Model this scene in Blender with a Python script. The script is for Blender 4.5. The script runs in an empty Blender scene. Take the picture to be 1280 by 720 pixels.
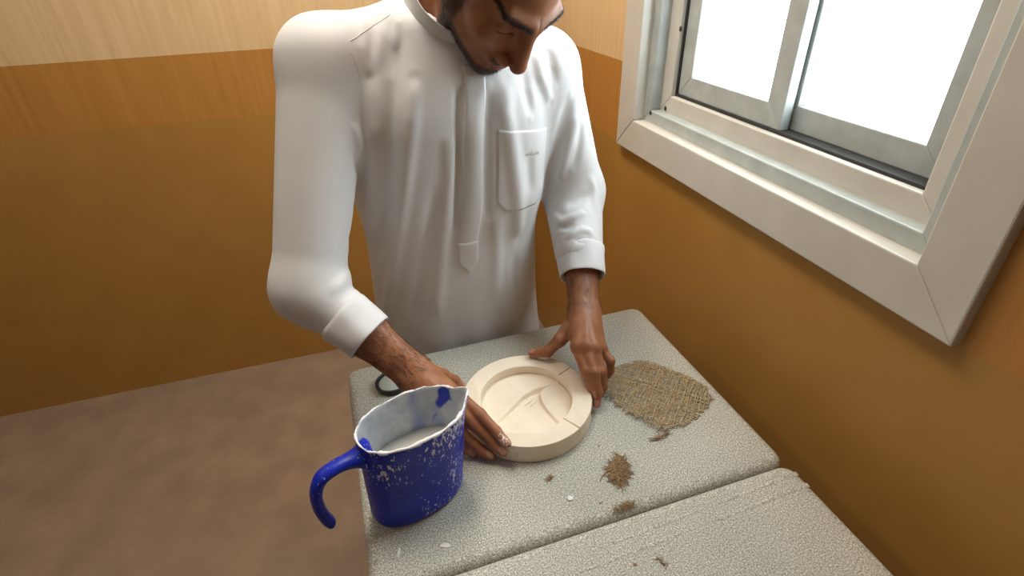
import bpy, bmesh, math, random
import numpy as np
from mathutils import Vector, Matrix
random.seed(7); rng = np.random.default_rng(7)
SC = bpy.context.scene
COL = SC.collection

# ------------------------------------------------------------------ camera
cam_d = bpy.data.cameras.new('camera'); cam = bpy.data.objects.new('camera', cam_d); COL.objects.link(cam)
SC.camera = cam
cam_d.sensor_fit = 'HORIZONTAL'; cam_d.sensor_width = 36.0; cam_d.lens = 670 / 1280 * 36.0
cam_d.clip_start = 0.02; cam_d.clip_end = 60
_p = math.radians(32); _r = 0.03
_F = Vector((0, math.cos(_p), -math.sin(_p))); _R0 = Vector((1, 0, 0)); _U0 = Vector((0, math.sin(_p), math.cos(_p)))
_R = _R0 * math.cos(_r) - _U0 * math.sin(_r); _U = _U0 * math.cos(_r) + _R0 * math.sin(_r)
cam.matrix_world = Matrix(((_R.x, _U.x, -_F.x, 0), (_R.y, _U.y, -_F.y, 0), (_R.z, _U.z, -_F.z, 1.50), (0, 0, 0, 1)))

# ------------------------------------------------------------------ world, lights, exposure
wld = bpy.data.worlds.new('daylight'); SC.world = wld; wld.use_nodes = True
bg = wld.node_tree.nodes['Background']; bg.inputs[0].default_value = (0.86, 0.92, 1.0, 1); bg.inputs[1].default_value = 13.0
SC.view_settings.view_transform = 'Standard'; SC.view_settings.look = 'None'
SC.view_settings.gamma = 1.0; SC.view_settings.use_curve_mapping = False
SC.view_settings.exposure = -0.15

# room frame: n = to the right (towards the window wall), d = along that wall away from the camera
_a = math.radians(-16.5)
DV = Vector((math.sin(_a), math.cos(_a), 0)); NV = Vector((math.cos(_a), -math.sin(_a), 0))
def W(n, d, z): return NV * n + DV * d + Vector((0, 0, z))
ROOM_ROT = Matrix(((NV.x, DV.x, 0), (NV.y, DV.y, 0), (0, 0, 1)))
WALL_N, BACK_D, LEFT_N, FRONT_D, CEIL = 0.72, 2.07, -3.1, -2.2, 2.6
WIN_D0, WIN_D1, WIN_Z0, WIN_Z1 = 0.36, 1.3188, 1.047, 2.18     # outer frame of the window

def area(name, loc, target, sx, sy, power, color):
    l = bpy.data.lights.new(name, 'AREA'); l.shape = 'RECTANGLE'; l.size = sx; l.size_y = sy
    l.energy = power; l.color = color
    o = bpy.data.objects.new(name, l); COL.objects.link(o)
    o.location = loc
    o.rotation_euler = (Vector(target) - Vector(loc)).to_track_quat('-Z', 'Y').to_euler()
    return o
por = area('window_portal', W(WALL_N + .02, (WIN_D0 + WIN_D1) / 2, (WIN_Z0 + WIN_Z1) / 2), W(-1, (WIN_D0 + WIN_D1) / 2, (WIN_Z0 + WIN_Z1) / 2), .95, 1.1, 1, (1, 1, 1))
por.data.cycles.is_portal = True
LAMPS = [(0.10, 1.25), (-1.60, 1.25), (-1.60, -0.90)]
LAMP_W = dict(zip(LAMPS, (27, 2, 0.8)))
for _n, _d in LAMPS:
    area('ceiling_lamp_light', W(_n, _d, CEIL - .085), W(_n, _d, 0), 0.30, 1.15, LAMP_W[(_n, _d)], (1.0, 0.92, 0.80))

# ------------------------------------------------------------------ helpers
def tag(o, label=None, cat=None, group=None, kind=None):
    if label: o['label'] = label
    if cat: o['category'] = cat
    if group: o['group'] = group
    if kind: o['kind'] = kind
    return o
def mk(name, verts, faces, mat=None, parent=None, smooth=True):
    me = bpy.data.meshes.new(name); me.from_pydata([tuple(map(float, v)) for v in verts], [], [tuple(map(int, f)) for f in faces]); me.update()
    return link(name, me, mat, parent, smooth)
def link(name, me, mat=None, parent=None, smooth=True):
    if mat: me.materials.append(mat)
    if smooth: me.polygons.foreach_set('use_smooth', [True] * len(me.polygons))
    o = bpy.data.objects.new(name, me); COL.objects.link(o)
    if parent: o.parent = parent
    return o
def bmobj(name, bm, mat, parent=None, smooth=False):
    bmesh.ops.recalc_face_normals(bm, faces=bm.faces)
    me = bpy.data.meshes.new(name); bm.to_mesh(me); bm.free()
    return link(name, me, mat, parent, smooth)
def empty(name, loc=(0, 0, 0)):
    o = bpy.data.objects.new(name, None); COL.objects.link(o); o.location = loc; o.empty_display_size = .05
    return o
def box_bm(lo, hi, frame=None, bev=0.0, seg=2, bm=None):
    bm2 = bmesh.new(); bmesh.ops.create_cube(bm2, size=1)
    for v in bm2.verts:
        v.co = Vector([(lo[i] + hi[i]) / 2 + v.co[i] * (hi[i] - lo[i]) for i in range(3)])
    if bev: bmesh.ops.bevel(bm2, geom=list(bm2.edges), offset=bev, segments=seg, profile=.5, affect='EDGES')
    if frame is not None:
        for v in bm2.verts: v.co = frame @ v.co
    if bm is None: return bm2
    me = bpy.data.meshes.new('t'); bm2.to_mesh(me); bm2.free(); bm.from_mesh(me); bpy.data.meshes.remove(me)
    return bm
def tube_geo(pts, rad, n=6, cap=True):
    pts = [Vector(p) for p in pts]; m = len(pts)
    if not hasattr(rad, '__len__'): rad = [rad] * m
    V, Fc = [], []; up = Vector((0, 0, 1))
    for i, p in enumerate(pts):
        t = (pts[min(i + 1, m - 1)] - pts[max(i - 1, 0)]).normalized()
        if i == 0:
            x = t.cross(up);  x = x if x.length > .1 else t.cross(Vector((1, 0, 0))); x.normalize()
        else:
            x = (x - t * x.dot(t)).normalized()
        y = t.cross(x)
        for k in range(n):
            a = 2 * math.pi * k / n; V.append(p + (x * math.cos(a) + y * math.sin(a)) * rad[i])
    for i in range(m - 1):
        for k in range(n):
            Fc.append((i * n + k, i * n + (k + 1) % n, (i + 1) * n + (k + 1) % n, (i + 1) * n + k))
    if cap: Fc.append(tuple(range(n))[::-1]); Fc.append(tuple(range((m - 1) * n, m * n)))
    return V, Fc
def tube(name, pts, rad, mat, parent=None, n=8):
    V, Fc = tube_geo(pts, rad, n); return mk(name, V, Fc, mat, parent)
def join_geo(lst):
    V, Fc = [], []
    for v, f in lst:
        o = len(V); V += list(v); Fc += [tuple(i + o for i in q) for q in f]
    return V, Fc

# ------------------------------------------------------------------ materials
def new_mat(name, rough=.6, spec=.5):
    m = bpy.data.materials.new(name); m.use_nodes = True
    nt = m.node_tree; b = nt.nodes['Principled BSDF']; b.inputs['Roughness'].default_value = rough
    b.inputs['Specular IOR Level'].default_value = spec
    return m, nt, b
def N(nt, t, **kw):
    n = nt.nodes.new(t)
    for k, v in kw.items(): setattr(n, k, v)
    return n
def coord(nt, scale=(1, 1, 1)):
    tc = N(nt, 'ShaderNodeTexCoord'); mp = N(nt, 'ShaderNodeMapping'); mp.inputs['Scale'].default_value = scale
    nt.links.new(tc.outputs['Object'], mp.inputs['Vector']); return mp.outputs['Vector']
def noise(nt, vec, scale, detail=3, rough=.5):
    n = N(nt, 'ShaderNodeTexNoise'); n.inputs['Scale'].default_value = scale; n.inputs['Detail'].default_value = detail
    n.inputs['Roughness'].default_value = rough
    nt.links.new(vec, n.inputs['Vector']); return n.outputs['Fac']
def ramp(nt, fac, stops, interp='LINEAR'):
    r = N(nt, 'ShaderNodeValToRGB'); r.color_ramp.interpolation = interp
    el = r.color_ramp.elements
    while len(el) < len(stops): el.new(.5)
    for e, (p, c) in zip(el, stops):
        e.position = p; e.color = (*c, 1) if len(c) == 3 else c
    nt.links.new(fac, r.inputs['Fac']); return r.outputs['Color']
def mixc(nt, fac, a, b, mode='MIX'):
    m = N(nt, 'ShaderNodeMix', data_type='RGBA', blend_type=mode)
    for s, v in ((0, fac), (6, a), (7, b)):
        if hasattr(v, 'is_output'): nt.links.new(v, m.inputs[s])
        else: m.inputs[s].default_value = v if s == 0 else ((*v, 1) if len(v) == 3 else v)
    return m.outputs[2]
def math_(nt, op, a, b=None, clamp=False):
    m = N(nt, 'ShaderNodeMath', operation=op); m.use_clamp = clamp
    for i, v in enumerate((a, b)):
        if v is None: continue
        if hasattr(v, 'is_output'): nt.links.new(v, m.inputs[i])
        else: m.inputs[i].default_value = v
    return m.outputs[0]
def bump(nt, b, fac, strength=.2, dist=.001):
    n = N(nt, 'ShaderNodeBump'); n.inputs['Strength'].default_value = strength; n.inputs['Distance'].default_value = dist
    nt.links.new(fac, n.inputs['Height']); nt.links.new(n.outputs['Normal'], b.inputs['Normal'])
def basic(name, col, rough=.6, var=.08, scale=20, spec=.5, metal=0, bmp=0, bscale=200):
    m, nt, b = new_mat(name, rough, spec); v = coord(nt)
    b.inputs['Metallic'].default_value = metal
    lo = tuple(c * (1 - var) for c in col); hi = tuple(min(1, c * (1 + var)) for c in col)
    nt.links.new(ramp(nt, noise(nt, v, scale), [(.3, lo), (.7, hi)]), b.inputs['Base Color'])
    if bmp: bump(nt, b, noise(nt, v, bscale), bmp, .002)
    return m

def wall_mat():
    m, nt, b = new_mat('banded_wall_paint', .45, .4)
    tc = N(nt, 'ShaderNodeTexCoord'); sp = N(nt, 'ShaderNodeSeparateXYZ'); nt.links.new(tc.outputs['Object'], sp.inputs[0])
    z = sp.outputs['Z']
    g = noise(nt, coord(nt, (60, 60, 3)), 1.0, 4, .6)
    top = ramp(nt, g, [(.3, (.60, .40, .20)), (.7, (.70, .49, .27))])
    mid = ramp(nt, g, [(.3, (.40, .175, .035)), (.7, (.47, .22, .05))])
    low = ramp(nt, noise(nt, coord(nt), 6, 3), [(.3, (.37, .185, .04)), (.7, (.41, .21, .048))])
    c1 = mixc(nt, math_(nt, 'GREATER_THAN', z, 1.047), low, mid)
    c2 = mixc(nt, math_(nt, 'GREATER_THAN', z, 1.253), c1, top)
    nt.links.new(c2, b.inputs['Base Color'])
    bump(nt, b, noise(nt, coord(nt), 120, 3), .06, .002)
    return m
def desk_mat():
    m, nt, b = new_mat('speckled_grey_laminate', .6, .25); v = coord(nt)
    s1 = noise(nt, v, 440, 2, .6); s2 = noise(nt, v, 1100, 1)
    base = ramp(nt, s1, [(.33, (.18, .175, .14)), (.45, (.39, .38, .33)), (.55, (.50, .49, .43)), (.68, (.86, .84, .76))])
    fl = ramp(nt, s2, [(.62, (0, 0, 0)), (.68, (1, 1, 1))])
    c = mixc(nt, math_(nt, 'MULTIPLY', fl, .4), base, (.82, .80, .74))
    big = ramp(nt, noise(nt, v, 5, 3), [(.35, (.88, .89, .88)), (.65, (1.0, 1.0, .98))])
    c = mixc(nt, 1.0, c, big, 'MULTIPLY')
    nt.links.new(c, b.inputs['Base Color']); bump(nt, b, s1, .03, .0005)
    return m
def jug_mat(inside=False):
    m, nt, b = new_mat('blue_plastic_inside' if inside else 'blue_plastic', .38, .35); v = coord(nt)
    blue = ramp(nt, noise(nt, v, 30, 3), [(.3, (.006, .018, .36)), (.7, (.009, .030, .50))])
    if inside:
        blue = ramp(nt, noise(nt, v, 30, 3), [(.3, (.012, .025, .34)), (.7, (.02, .05, .5))])
        f = noise(nt, coord(nt, (1, 1, .55)), 17, 3, .55)
        pl = ramp(nt, noise(nt, v, 40, 4), [(.3, (.40, .43, .47)), (.7, (.60, .62, .62))])
        mask = ramp(nt, f, [(.585, (0, 0, 0)), (.625, (1, 1, 1))])
        c = mixc(nt, mask, pl, blue)
        thin = ramp(nt, noise(nt, coord(nt, (1, 1, .3)), 28, 3), [(.55, (0, 0, 0)), (.70, (.55, .55, .55))])
        c = mixc(nt, thin, c, (.16, .2, .5))
        b.inputs['Roughness'].default_value = .5
    else:
        tc = N(nt, 'ShaderNodeTexCoord'); sp = N(nt, 'ShaderNodeSeparateXYZ'); nt.links.new(tc.outputs['Object'], sp.inputs[0])
        up = N(nt, 'ShaderNodeMapRange'); nt.links.new(sp.outputs['Z'], up.inputs[0])
        up.inputs[1].default_value = .0; up.inputs[2].default_value = .17; up.inputs[3].default_value = -.05; up.inputs[4].default_value = .06
        f = noise(nt, coord(nt, (1, 1, .4)), 230, 4, .65)
        cl = noise(nt, v, 15, 3)
        s = math_(nt, 'ADD', math_(nt, 'ADD', f, math_(nt, 'ADD', up.outputs[0], math_(nt, 'MULTIPLY', sp.outputs['X'], .75))), math_(nt, 'MULTIPLY', math_(nt, 'SUBTRACT', cl, .5), .55))
        mask = ramp(nt, s, [(.635, (0, 0, 0)), (.675, (1, 1, 1))])
        spk = ramp(nt, noise(nt, v, 330, 1), [(.75, (0, 0, 0)), (.78, (1, 1, 1))])
        mk_ = math_(nt, 'MAXIMUM', mask, math_(nt, 'MULTIPLY', spk, .8))
        c = mixc(nt, mk_, blue, (.66, .67, .72))
    nt.links.new(c, b.inputs['Base Color']); return m
def skin_mat():
    m, nt, b = new_mat('skin', .48, .4); v = coord(nt)
    n1 = noise(nt, v, 45, 4); n2 = noise(nt, v, 350, 2)
    c = ramp(nt, n1, [(.3, (.265, .100, .043)), (.7, (.355, .148, .067))])
    def att(name):
        a = N(nt, 'ShaderNodeAttribute', attribute_name=name); return a.outputs['Fac']
    c = mixc(nt, math_(nt, 'MULTIPLY', att('red'), .45, True), c, (.40, .13, .08))
    c = mixc(nt, math_(nt, 'MULTIPLY', att('lip'), .7, True), c, (.27, .085, .06))
    c = mixc(nt, math_(nt, 'MULTIPLY', att('nail'), .6, True), c, (.55, .30, .22))
    st = math_(nt, 'MULTIPLY', att('beard'), ramp(nt, noise(nt, v, 900, 1), [(.30, (.55, .55, .55)), (.6, (1, 1, 1))]), True)
    c = mixc(nt, st, c, (.018, .011, .009))
    du = math_(nt, 'MULTIPLY', att('dust'), ramp(nt, noise(nt, v, 240, 2), [(.52, (0, 0, 0)), (.58, (1, 1, 1))]), True)
    c = mixc(nt, du, c, (.78, .74, .70))
    nt.links.new(c, b.inputs['Base Color'])
    b.inputs['Subsurface Weight'].default_value = .06; b.inputs['Subsurface Radius'].default_value = (.6, .25, .12); b.inputs['Subsurface Scale'].default_value = .006
    bump(nt, b, math_(nt, 'ADD', math_(nt, 'MULTIPLY', n2, .5), noise(nt, v, 130, 3)), .18, .0015)
    return m
def cloth_mat():
    m, nt, b = new_mat('white_cotton', .62, .25); v = coord(nt)
    nt.links.new(ramp(nt, noise(nt, v, 8, 3), [(.3, (.69, .68, .675)), (.7, (.735, .725, .72))]), b.inputs['Base Color'])
    b.inputs['Sheen Weight'].default_value = .05; b.inputs['Sheen Roughness'].default_value = .4
    bump(nt, b, noise(nt, v, 1500, 1), .05, .0005)
    return m
def plaster_mat(name, col):
    m, nt, b = new_mat(name, .8, .2); v = coord(nt)
    lo = tuple(c * .94 for c in col)
    c = ramp(nt, noise(nt, v, 35, 5), [(.3, lo), (.65, col)])
    c = mixc(nt, ramp(nt, noise(nt, v, 70, 2), [(.70, (0, 0, 0)), (.76, (.35, .35, .35))]), c, tuple(x * .6 for x in col))
    nt.links.new(c, b.inputs['Base Color']); bump(nt, b, noise(nt, v, 260, 4), .15, .001)
    return m
M = {}
M['wall'] = wall_mat(); M['desk'] = desk_mat(); M['jug'] = jug_mat(); M['jug_in'] = jug_mat(True)
M['skin'] = skin_mat(); M['cloth'] = cloth_mat()
M['plaster'] = plaster_mat('cream_plaster', (.90, .785, .63)); M['slurry'] = basic('wet_plaster_slurry', (.76, .74, .68), .35, .03, 30)
M['crust'] = basic('dried_plaster_crust', (.80, .79, .80), .8, .05, 60, bmp=.3, bscale=300)
M['pvc'] = basic('white_window_profile', (.56, .53, .47), .4, .05, 12)
M['alu'] = basic('grey_window_track', (.40, .43, .41), .35, .10, 25)
M['rubber'] = basic('black_rubber_seal', (.02, .02, .02), .6, .2, 40)
M['plain_wall'] = basic('tan_wall_paint', (.30, .22, .14), .7, .03, 5)
M['ceiling'] = basic('white_ceiling_paint', (.62, .60, .55), .8, .02, 5)
M['floor'] = basic('brown_vinyl_floor', (.27, .19, .13), .45, .15, 8)
M['metal'] = basic('grey_desk_frame_paint', (.20, .20, .19), .4, .06, 30)
M['hair'] = basic('black_hair', (.012, .009, .008), .45, .3, 200)
M['jute'] = basic('brown_jute_fibre', (.43, .315, .165), .85, .30, 130)
M['jute_dark'] = basic('dark_jute_fibre', (.34, .225, .115), .85, .45, 220)
M['black'] = basic('black_plastic', (.012, .014, .015), .35, .1, 40)
M['greygreen'] = basic('grey_green_inlay', (.32, .36, .32), .4, .1, 60)
M['thread'] = basic('white_embroidery_thread', (.9, .9, .9), .25, .03, 60, spec=.8)
M['leather'] = basic('brown_leather', (.10, .055, .03), .5, .15, 40)
M['fixture'] = basic('white_lamp_housing', (.8, .8, .8), .4, .02, 10)
gm, nt, b = new_mat('window_glass', .05)
tr = N(nt, 'ShaderNodeBsdfTransparent'); tr.inputs[0].default_value = (.93, .96, .95, 1)
gl = N(nt, 'ShaderNodeBsdfGlossy'); gl.inputs['Roughness'].default_value = .03
mx = N(nt, 'ShaderNodeMixShader'); mx.inputs[0].default_value = .08
nt.links.new(tr.outputs[0], mx.inputs[1]); nt.links.new(gl.outputs[0], mx.inputs[2])
nt.links.new(mx.outputs[0], nt.nodes['Material Output'].inputs['Surface']); nt.nodes.remove(b); M['glass'] = gm
em, nt, b = new_mat('lamp_diffuser', .5); b.inputs['Base Color'].default_value = (.9, .9, .88, 1)
b.inputs['Emission Color'].default_value = (1, .94, .84, 1); b.inputs['Emission Strength'].default_value = 4; M['diffuser'] = em

# ------------------------------------------------------------------ room
def room_box(name, lo, hi, mat, parent=None, kind='structure', bev=0, bm=None):
    o = bmobj(name, box_bm(lo, hi, ROOM_ROT, bev), mat, parent)
    if kind and not parent: o['kind'] = kind
    return o
room_box('floor', (LEFT_N - .1, FRONT_D - .1, -.1), (WALL_N + .12, BACK_D + .1, 0), M['floor'])
room_box('ceiling', (LEFT_N - .1, FRONT_D - .1, CEIL), (WALL_N + .12, BACK_D + .1, CEIL + .1), M['ceiling'])
bm = bmesh.new()
for lo, hi in [((WALL_N, FRONT_D, 0), (WALL_N + .12, WIN_D0 + .05, CEIL)), ((WALL_N, WIN_D1 - .05, 0), (WALL_N + .12, BACK_D, CEIL)),
               ((WALL_N, WIN_D0 + .05, 0), (WALL_N + .12, WIN_D1 - .05, WIN_Z0 + .05)), ((WALL_N, WIN_D0 + .05, WIN_Z1 - .05), (WALL_N + .12, WIN_D1 - .05, CEIL))]:
    box_bm(lo, hi, ROOM_ROT, 0, bm=bm)
tag(bmobj('wall_right', bm, M['wall']), kind='structure')
room_box('wall_back', (LEFT_N, BACK_D, 0), (WALL_N + .12, BACK_D + .1, CEIL), M['wall'])
room_box('wall_left', (LEFT_N - .1, FRONT_D, 0), (LEFT_N, BACK_D + .1, CEIL), M['plain_wall'])
room_box('wall_front', (LEFT_N, FRONT_D - .1, 0), (WALL_N + .12, FRONT_D, CEIL), M['plain_wall'])
room_box('trim_1', (WALL_N - .012, BACK_D - .012, 0), (WALL_N, BACK_D, CEIL), M['rubber'])
# window: mitred outer frame, two stepped tracks, sliding sashes with panes
win = empty('window_1', W(WALL_N, (WIN_D0 + WIN_D1) / 2, WIN_Z0)); win['kind'] = 'structure'
def wpart(name, bm, mat, parent=win):
    o = bmobj(name, bm, mat); o.parent = parent; o.matrix_parent_inverse = Matrix.Translation(-Vector(win.location)) if parent is win else Matrix()
    return o
def mitre_frame(d0, d1, z0, z1, w, n0, n1, names, mat, parent=win, bev=.003):
    O = [(d0, z0), (d1, z0), (d1, z1), (d0, z1)]; I = [(d0 + w, z0 + w), (d1 - w, z0 + w), (d1 - w, z1 - w), (d0 + w, z1 - w)]
    out = []
    for k in range(4):
        j = (k + 1) % 4; q = [O[k], O[j], I[j], I[k]]
        bm = bmesh.new(); vs = [[bm.verts.new(ROOM_ROT @ Vector((n, d, z))) for d, z in q] for n in (n0, n1)]
        bm.faces.new(vs[0]); bm.faces.new(vs[1][::-1])
        for a in range(4):
            c = (a + 1) % 4; bm.faces.new((vs[0][a], vs[1][a], vs[1][c], vs[0][c]))
        bmesh.ops.recalc_face_normals(bm, faces=bm.faces)
        bmesh.ops.bevel(bm, geom=list(bm.edges), offset=bev, segments=2, profile=.5, affect='EDGES')
        out.append(wpart(names, bm, mat, parent))
    return out
mitre_frame(WIN_D0, WIN_D1, WIN_Z0, WIN_Z1, .082, WALL_N - .018, WALL_N + .02, 'frame_bar', M['pvc'])
mitre_frame(WIN_D0 + .079, WIN_D1 - .079, WIN_Z0 + .079, WIN_Z1 - .079, .032, WALL_N + .012, WALL_N + .05, 'track_bar', M['alu'])
mitre_frame(WIN_D0 + .105, WIN_D1 - .105, WIN_Z0 + .105, WIN_Z1 - .105, .045, WALL_N + .040, WALL_N + .085, 'inner_frame_bar', M['pvc'])
mitre_frame(WIN_D0 + .146, WIN_D1 - .146, WIN_Z0 + .146, WIN_Z1 - .146, .010, WALL_N + .052, WALL_N + .09, 'seal', M['rubber'], bev=.001)
_dm = (WIN_D0 + WIN_D1) / 2
for lo_d, hi_d, n0 in ((_dm - .02, WIN_D1 - .155, WALL_N + .056), (WIN_D0 + .155, _dm + .02, WALL_N + .082)):
    mitre_frame(lo_d, hi_d, WIN_Z0 + .155, WIN_Z1 - .155, .045, n0, n0 + .022, 'sash_bar', M['alu'], bev=.002)
    wpart('pane', box_bm((n0 + .009, lo_d + .043, WIN_Z0 + .198), (n0 + .013, hi_d - .043, WIN_Z1 - .198), ROOM_ROT), M['glass'])
for d, z in ((1.205, 1.152), (1.185, 1.165), (1.163, 1.345)):
    bm = bmesh.new(); bmesh.ops.create_icosphere(bm, subdivisions=2, radius=.006, matrix=Matrix.Translation(W(WALL_N + (.012 if d > 1.2 else .040), d, z)) @ Matrix.Diagonal((.5, 1, 1, 1)))
    wpart('plug', bm, M['rubber'])
for i, (_n, _d) in enumerate(LAMPS):
    t = empty('ceiling_lamp', W(_n, _d, CEIL)); tag(t, ['long ceiling lamp right above the man', 'long ceiling lamp left of the man', 'long ceiling lamp behind the camera'][i], 'lamp', 'ceiling lamps')
    for nm, lo, hi, mt in (('housing', (_n - .17, _d - .6, CEIL - .05), (_n + .17, _d + .6, CEIL), 'fixture'), ('diffuser', (_n - .15, _d - .58, CEIL - .075), (_n + .15, _d + .58, CEIL - .05), 'diffuser')):
        o = bmobj(nm, box_bm(lo, hi, ROOM_ROT, .005), M[mt]); o.parent = t; o.matrix_parent_inverse = Matrix.Translation(-Vector(t.location))

# ------------------------------------------------------------------ desks
_t = math.radians(17.5)
TX = Vector((math.cos(_t), math.sin(_t), 0)); TY = Vector((-math.sin(_t), math.cos(_t), 0))   # along the back edge / away from camera
TBR = Vector((0.311, 1.104, 0)); DW, DD, TOP = .706, .511, .75
DESK_ROT = Matrix(((TX.x, TY.x, 0), (TX.y, TY.y, 0), (0, 0, 1)))
def desk(origin, label, streaks):
    """origin: world xy of the near-left corner of the top"""
    root = empty('student_desk', origin); root.rotation_euler = (0, 0, _t); tag(root, label, 'desk', 'two grey school desks pushed together')
    bm = bmesh.new()
    # rounded-corner slab
    r, pts = .022, []
    for cx, cy, a0 in ((DW - r, r, -90), (DW - r, DD - r, 0), (r, DD - r, 90), (r, r, 180)):
        for k in range(7):
            a = math.radians(a0 + 15 * k); pts.append((cx + r * math.cos(a), cy + r * math.sin(a)))
    prof = [(.014, TOP - .030), (.004, TOP - .028), (0, TOP - .022), (0, TOP - .016), (.0010, TOP - .0105), (.0035, TOP - .0060), (.0070, TOP - .0028), (.0115, TOP - .0009), (.017, TOP - .0001), (.022, TOP)]
    rings = []
    for ins, z in prof:
        ring = []
        for (x, y) in pts:
            cx, cy = DW / 2, DD / 2
            sx = (DW / 2 - ins) / (DW / 2); sy = (DD / 2 - ins) / (DD / 2)
            ring.append(bm.verts.new((cx + (x - cx) * sx, cy + (y - cy) * sy, z)))
        rings.append(ring)
    m = len(pts)
    for i in range(len(rings) - 1):
        for k in range(m): bm.faces.new((rings[i][k], rings[i][(k + 1) % m], rings[i + 1][(k + 1) % m], rings[i + 1][k]))
    bm.faces.new(rings[-1]); bm.faces.new(rings[0][::-1])
    for f in bm.faces: f.smooth = len(f.verts) == 4
    top = bmobj('desk_top', bm, M['desk'], root)
    for f in top.data.polygons: f.use_smooth = len(f.vertices) == 4
    for (x0, y0, x1, y1) in streaks:                       # worn raised ridges in the laminate
        n = 24; V, Fc = [], []
        for i in range(n + 1):
            u = i / n; x = x0 + (x1 - x0) * u; y = y0 + (y1 - y0) * u; w = .0042 * math.sin(math.pi * min(1, u * 1.6 + .04)) if u < .6 else .0042
            for s, h in ((-1, -.0002), (-.5, .0007), (0, .001), (.5, .0007), (1, -.0002)): V.append((x, y + s * w, TOP + h * (w / .0042)))
        for i in range(n):
            for k in range(4): Fc.append((i * 5 + k, (i + 1) * 5 + k, (i + 1) * 5 + k + 1, i * 5 + k + 1))
        mk('ridge', V, Fc, M['desk'], top)
    for x in (.05, DW - .05):
        for y in (.05, DD - .05):
            leg = tube('leg', [(x, y, .012), (x, y, TOP - .027)], .014, M['metal'], root, 12)
            mk('foot', *tube_geo([(x, y, 0), (x, y, .02)], .017, 12), M['rubber'], leg)
    for a, b_ in (((.05, .05), (DW - .05, .05)), ((.05, DD - .05), (DW - .05, DD - .05)), ((.05, .05), (.05, DD - .05)), ((DW - .05, .05), (DW - .05, DD - .05))):
        bmobj('rail', box_bm((min(a[0], b_[0]) - .01, min(a[1], b_[1]) - .01, TOP - .075), (max(a[0], b_[0]) + .01, max(a[1], b_[1]) + .01, TOP - .029), None, .003), M['metal'], root)
    return root
o1 = TBR - TX * DW - TY * DD
desk(o1, 'speckled grey school desk carrying the plaster mold and the blue jug', [])
o2 = o1 - TY * (DD + .0015)
desk(o2, 'speckled grey school desk in the foreground, nearest the camera', [(.30, DD - .038, .70, DD - .026), (.25, DD - .062, .70, DD - .050)])

# ------------------------------------------------------------------ plaster mold
MC = Vector((.022, .749, 0)); MR = .1223; MT = .79
mold = empty('plaster_mold', (MC.x, MC.y, TOP)); tag(mold, 'round cream plaster mold with a split ring, held by both hands', 'mold')
def arc(r, a0, a1, n): return [(r * math.cos(math.radians(a0 + (a1 - a0) * i / n)), r * math.sin(math.radians(a0 + (a1 - a0) * i / n))) for i in range(n + 1)]
def prism(name, poly, z0, z1, mat, parent, bev=.0015, seg=2):
    """poly in mold coordinates; z relative to the desk top"""
    bm = bmesh.new(); lo = [bm.verts.new((x, y, z0)) for x, y in poly]; hi = [bm.verts.new((x, y, z1)) for x, y in poly]
    n = len(poly); bm.faces.new(lo[::-1]); top = bm.faces.new(hi)
    for i in range(n): bm.faces.new((lo[i], lo[(i + 1) % n], hi[(i + 1) % n], hi[i]))
    bmesh.ops.recalc_face_normals(bm, faces=bm.faces)
    if bev: bmesh.ops.bevel(bm, geom=[e for e in top.edges], offset=bev, segments=seg, profile=.5, affect='EDGES')
    o = bmobj(name, bm, mat, parent)
    for f in o.data.polygons: f.use_smooth = abs(f.normal.z) < .98
    o.data.set_sharp_from_angle(angle=math.radians(35)) if hasattr(o.data, 'set_sharp_from_angle') else None
    return o
def ring_seg(name, a0, a1, r0, r1, z0, z1, wob):
    n = int(abs(a1 - a0) / 2.5) + 1
    po = [(r1 + wob * math.sin(i * .7)) for i in range(n + 1)]
    out = [(po[i] * math.cos(math.radians(a0 + (a1 - a0) * i / n)), po[i] * math.sin(math.radians(a0 + (a1 - a0) * i / n))) for i in range(n + 1)]
    inn = arc(r0, a1, a0, n)
    return prism(name, out + inn, z0, z1, M['plaster'], mold, .0016, 2)
def lathe(name, prof, mat, parent, n=40):
    V, Fc = [], []
    for r, z in prof:
        for k in range(n): V.append((r * math.cos(2 * math.pi * k / n), r * math.sin(2 * math.pi * k / n), z))
    for i in range(len(prof) - 1):
        for k in range(n): Fc.append((i * n + k, i * n + (k + 1) % n, (i + 1) * n + (k + 1) % n, (i + 1) * n + k))
    bm = bmesh.new(); vs = [bm.verts.new(v) for v in V]
    for f_ in Fc: bm.faces.new([vs[i] for i in f_])
    o = bmobj(name, bm, mat, parent, True)
    if hasattr(o.data, 'set_sharp_from_angle'): o.data.set_sharp_from_angle(angle=math.radians(40))
    return o
lathe('base_dish', [(.0002, 0), (MR - .002, 0), (MR - .0006, .0016), (MR - .0008, .0222), (MR - .0022, .0234), (.0885, .0234), (.0880, .0055), (.0002, .0055)], M['plaster'], mold, 120)
ring_seg('ring_piece', 41.8, 316.8, .0875, MR, .0240, MT - TOP, .0001)
ring_seg('ring_piece', -42.0, 41.2, .0855, MR - .0006, .0240, MT - TOP - .0004, .0001)
def spline(pts, n=10):
    out = []
    for i in range(len(pts) - 1):
        p0 = pts[max(i - 1, 0)]; p1 = pts[i]; p2 = pts[i + 1]; p3 = pts[min(i + 2, len(pts) - 1)]
        for k in range(n):
            t = k / n
            out.append(tuple(.5 * (2 * p1[j] + (p2[j] - p0[j]) * t + (2 * p0[j] - 5 * p1[j] + 4 * p2[j] - p3[j]) * t * t + (3 * p1[j] - p0[j] - 3 * p2[j] + p3[j]) * t ** 3) for j in range(len(p1))))
    out.append(tuple(pts[-1])); return out
S = spline([(-.0685, -.052), (-.047, -.030), (-.028, -.005), (-.011, .019), (.004, .032), (.022, .043), (.046, .051), (.0625, .0575)], 6)
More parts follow.
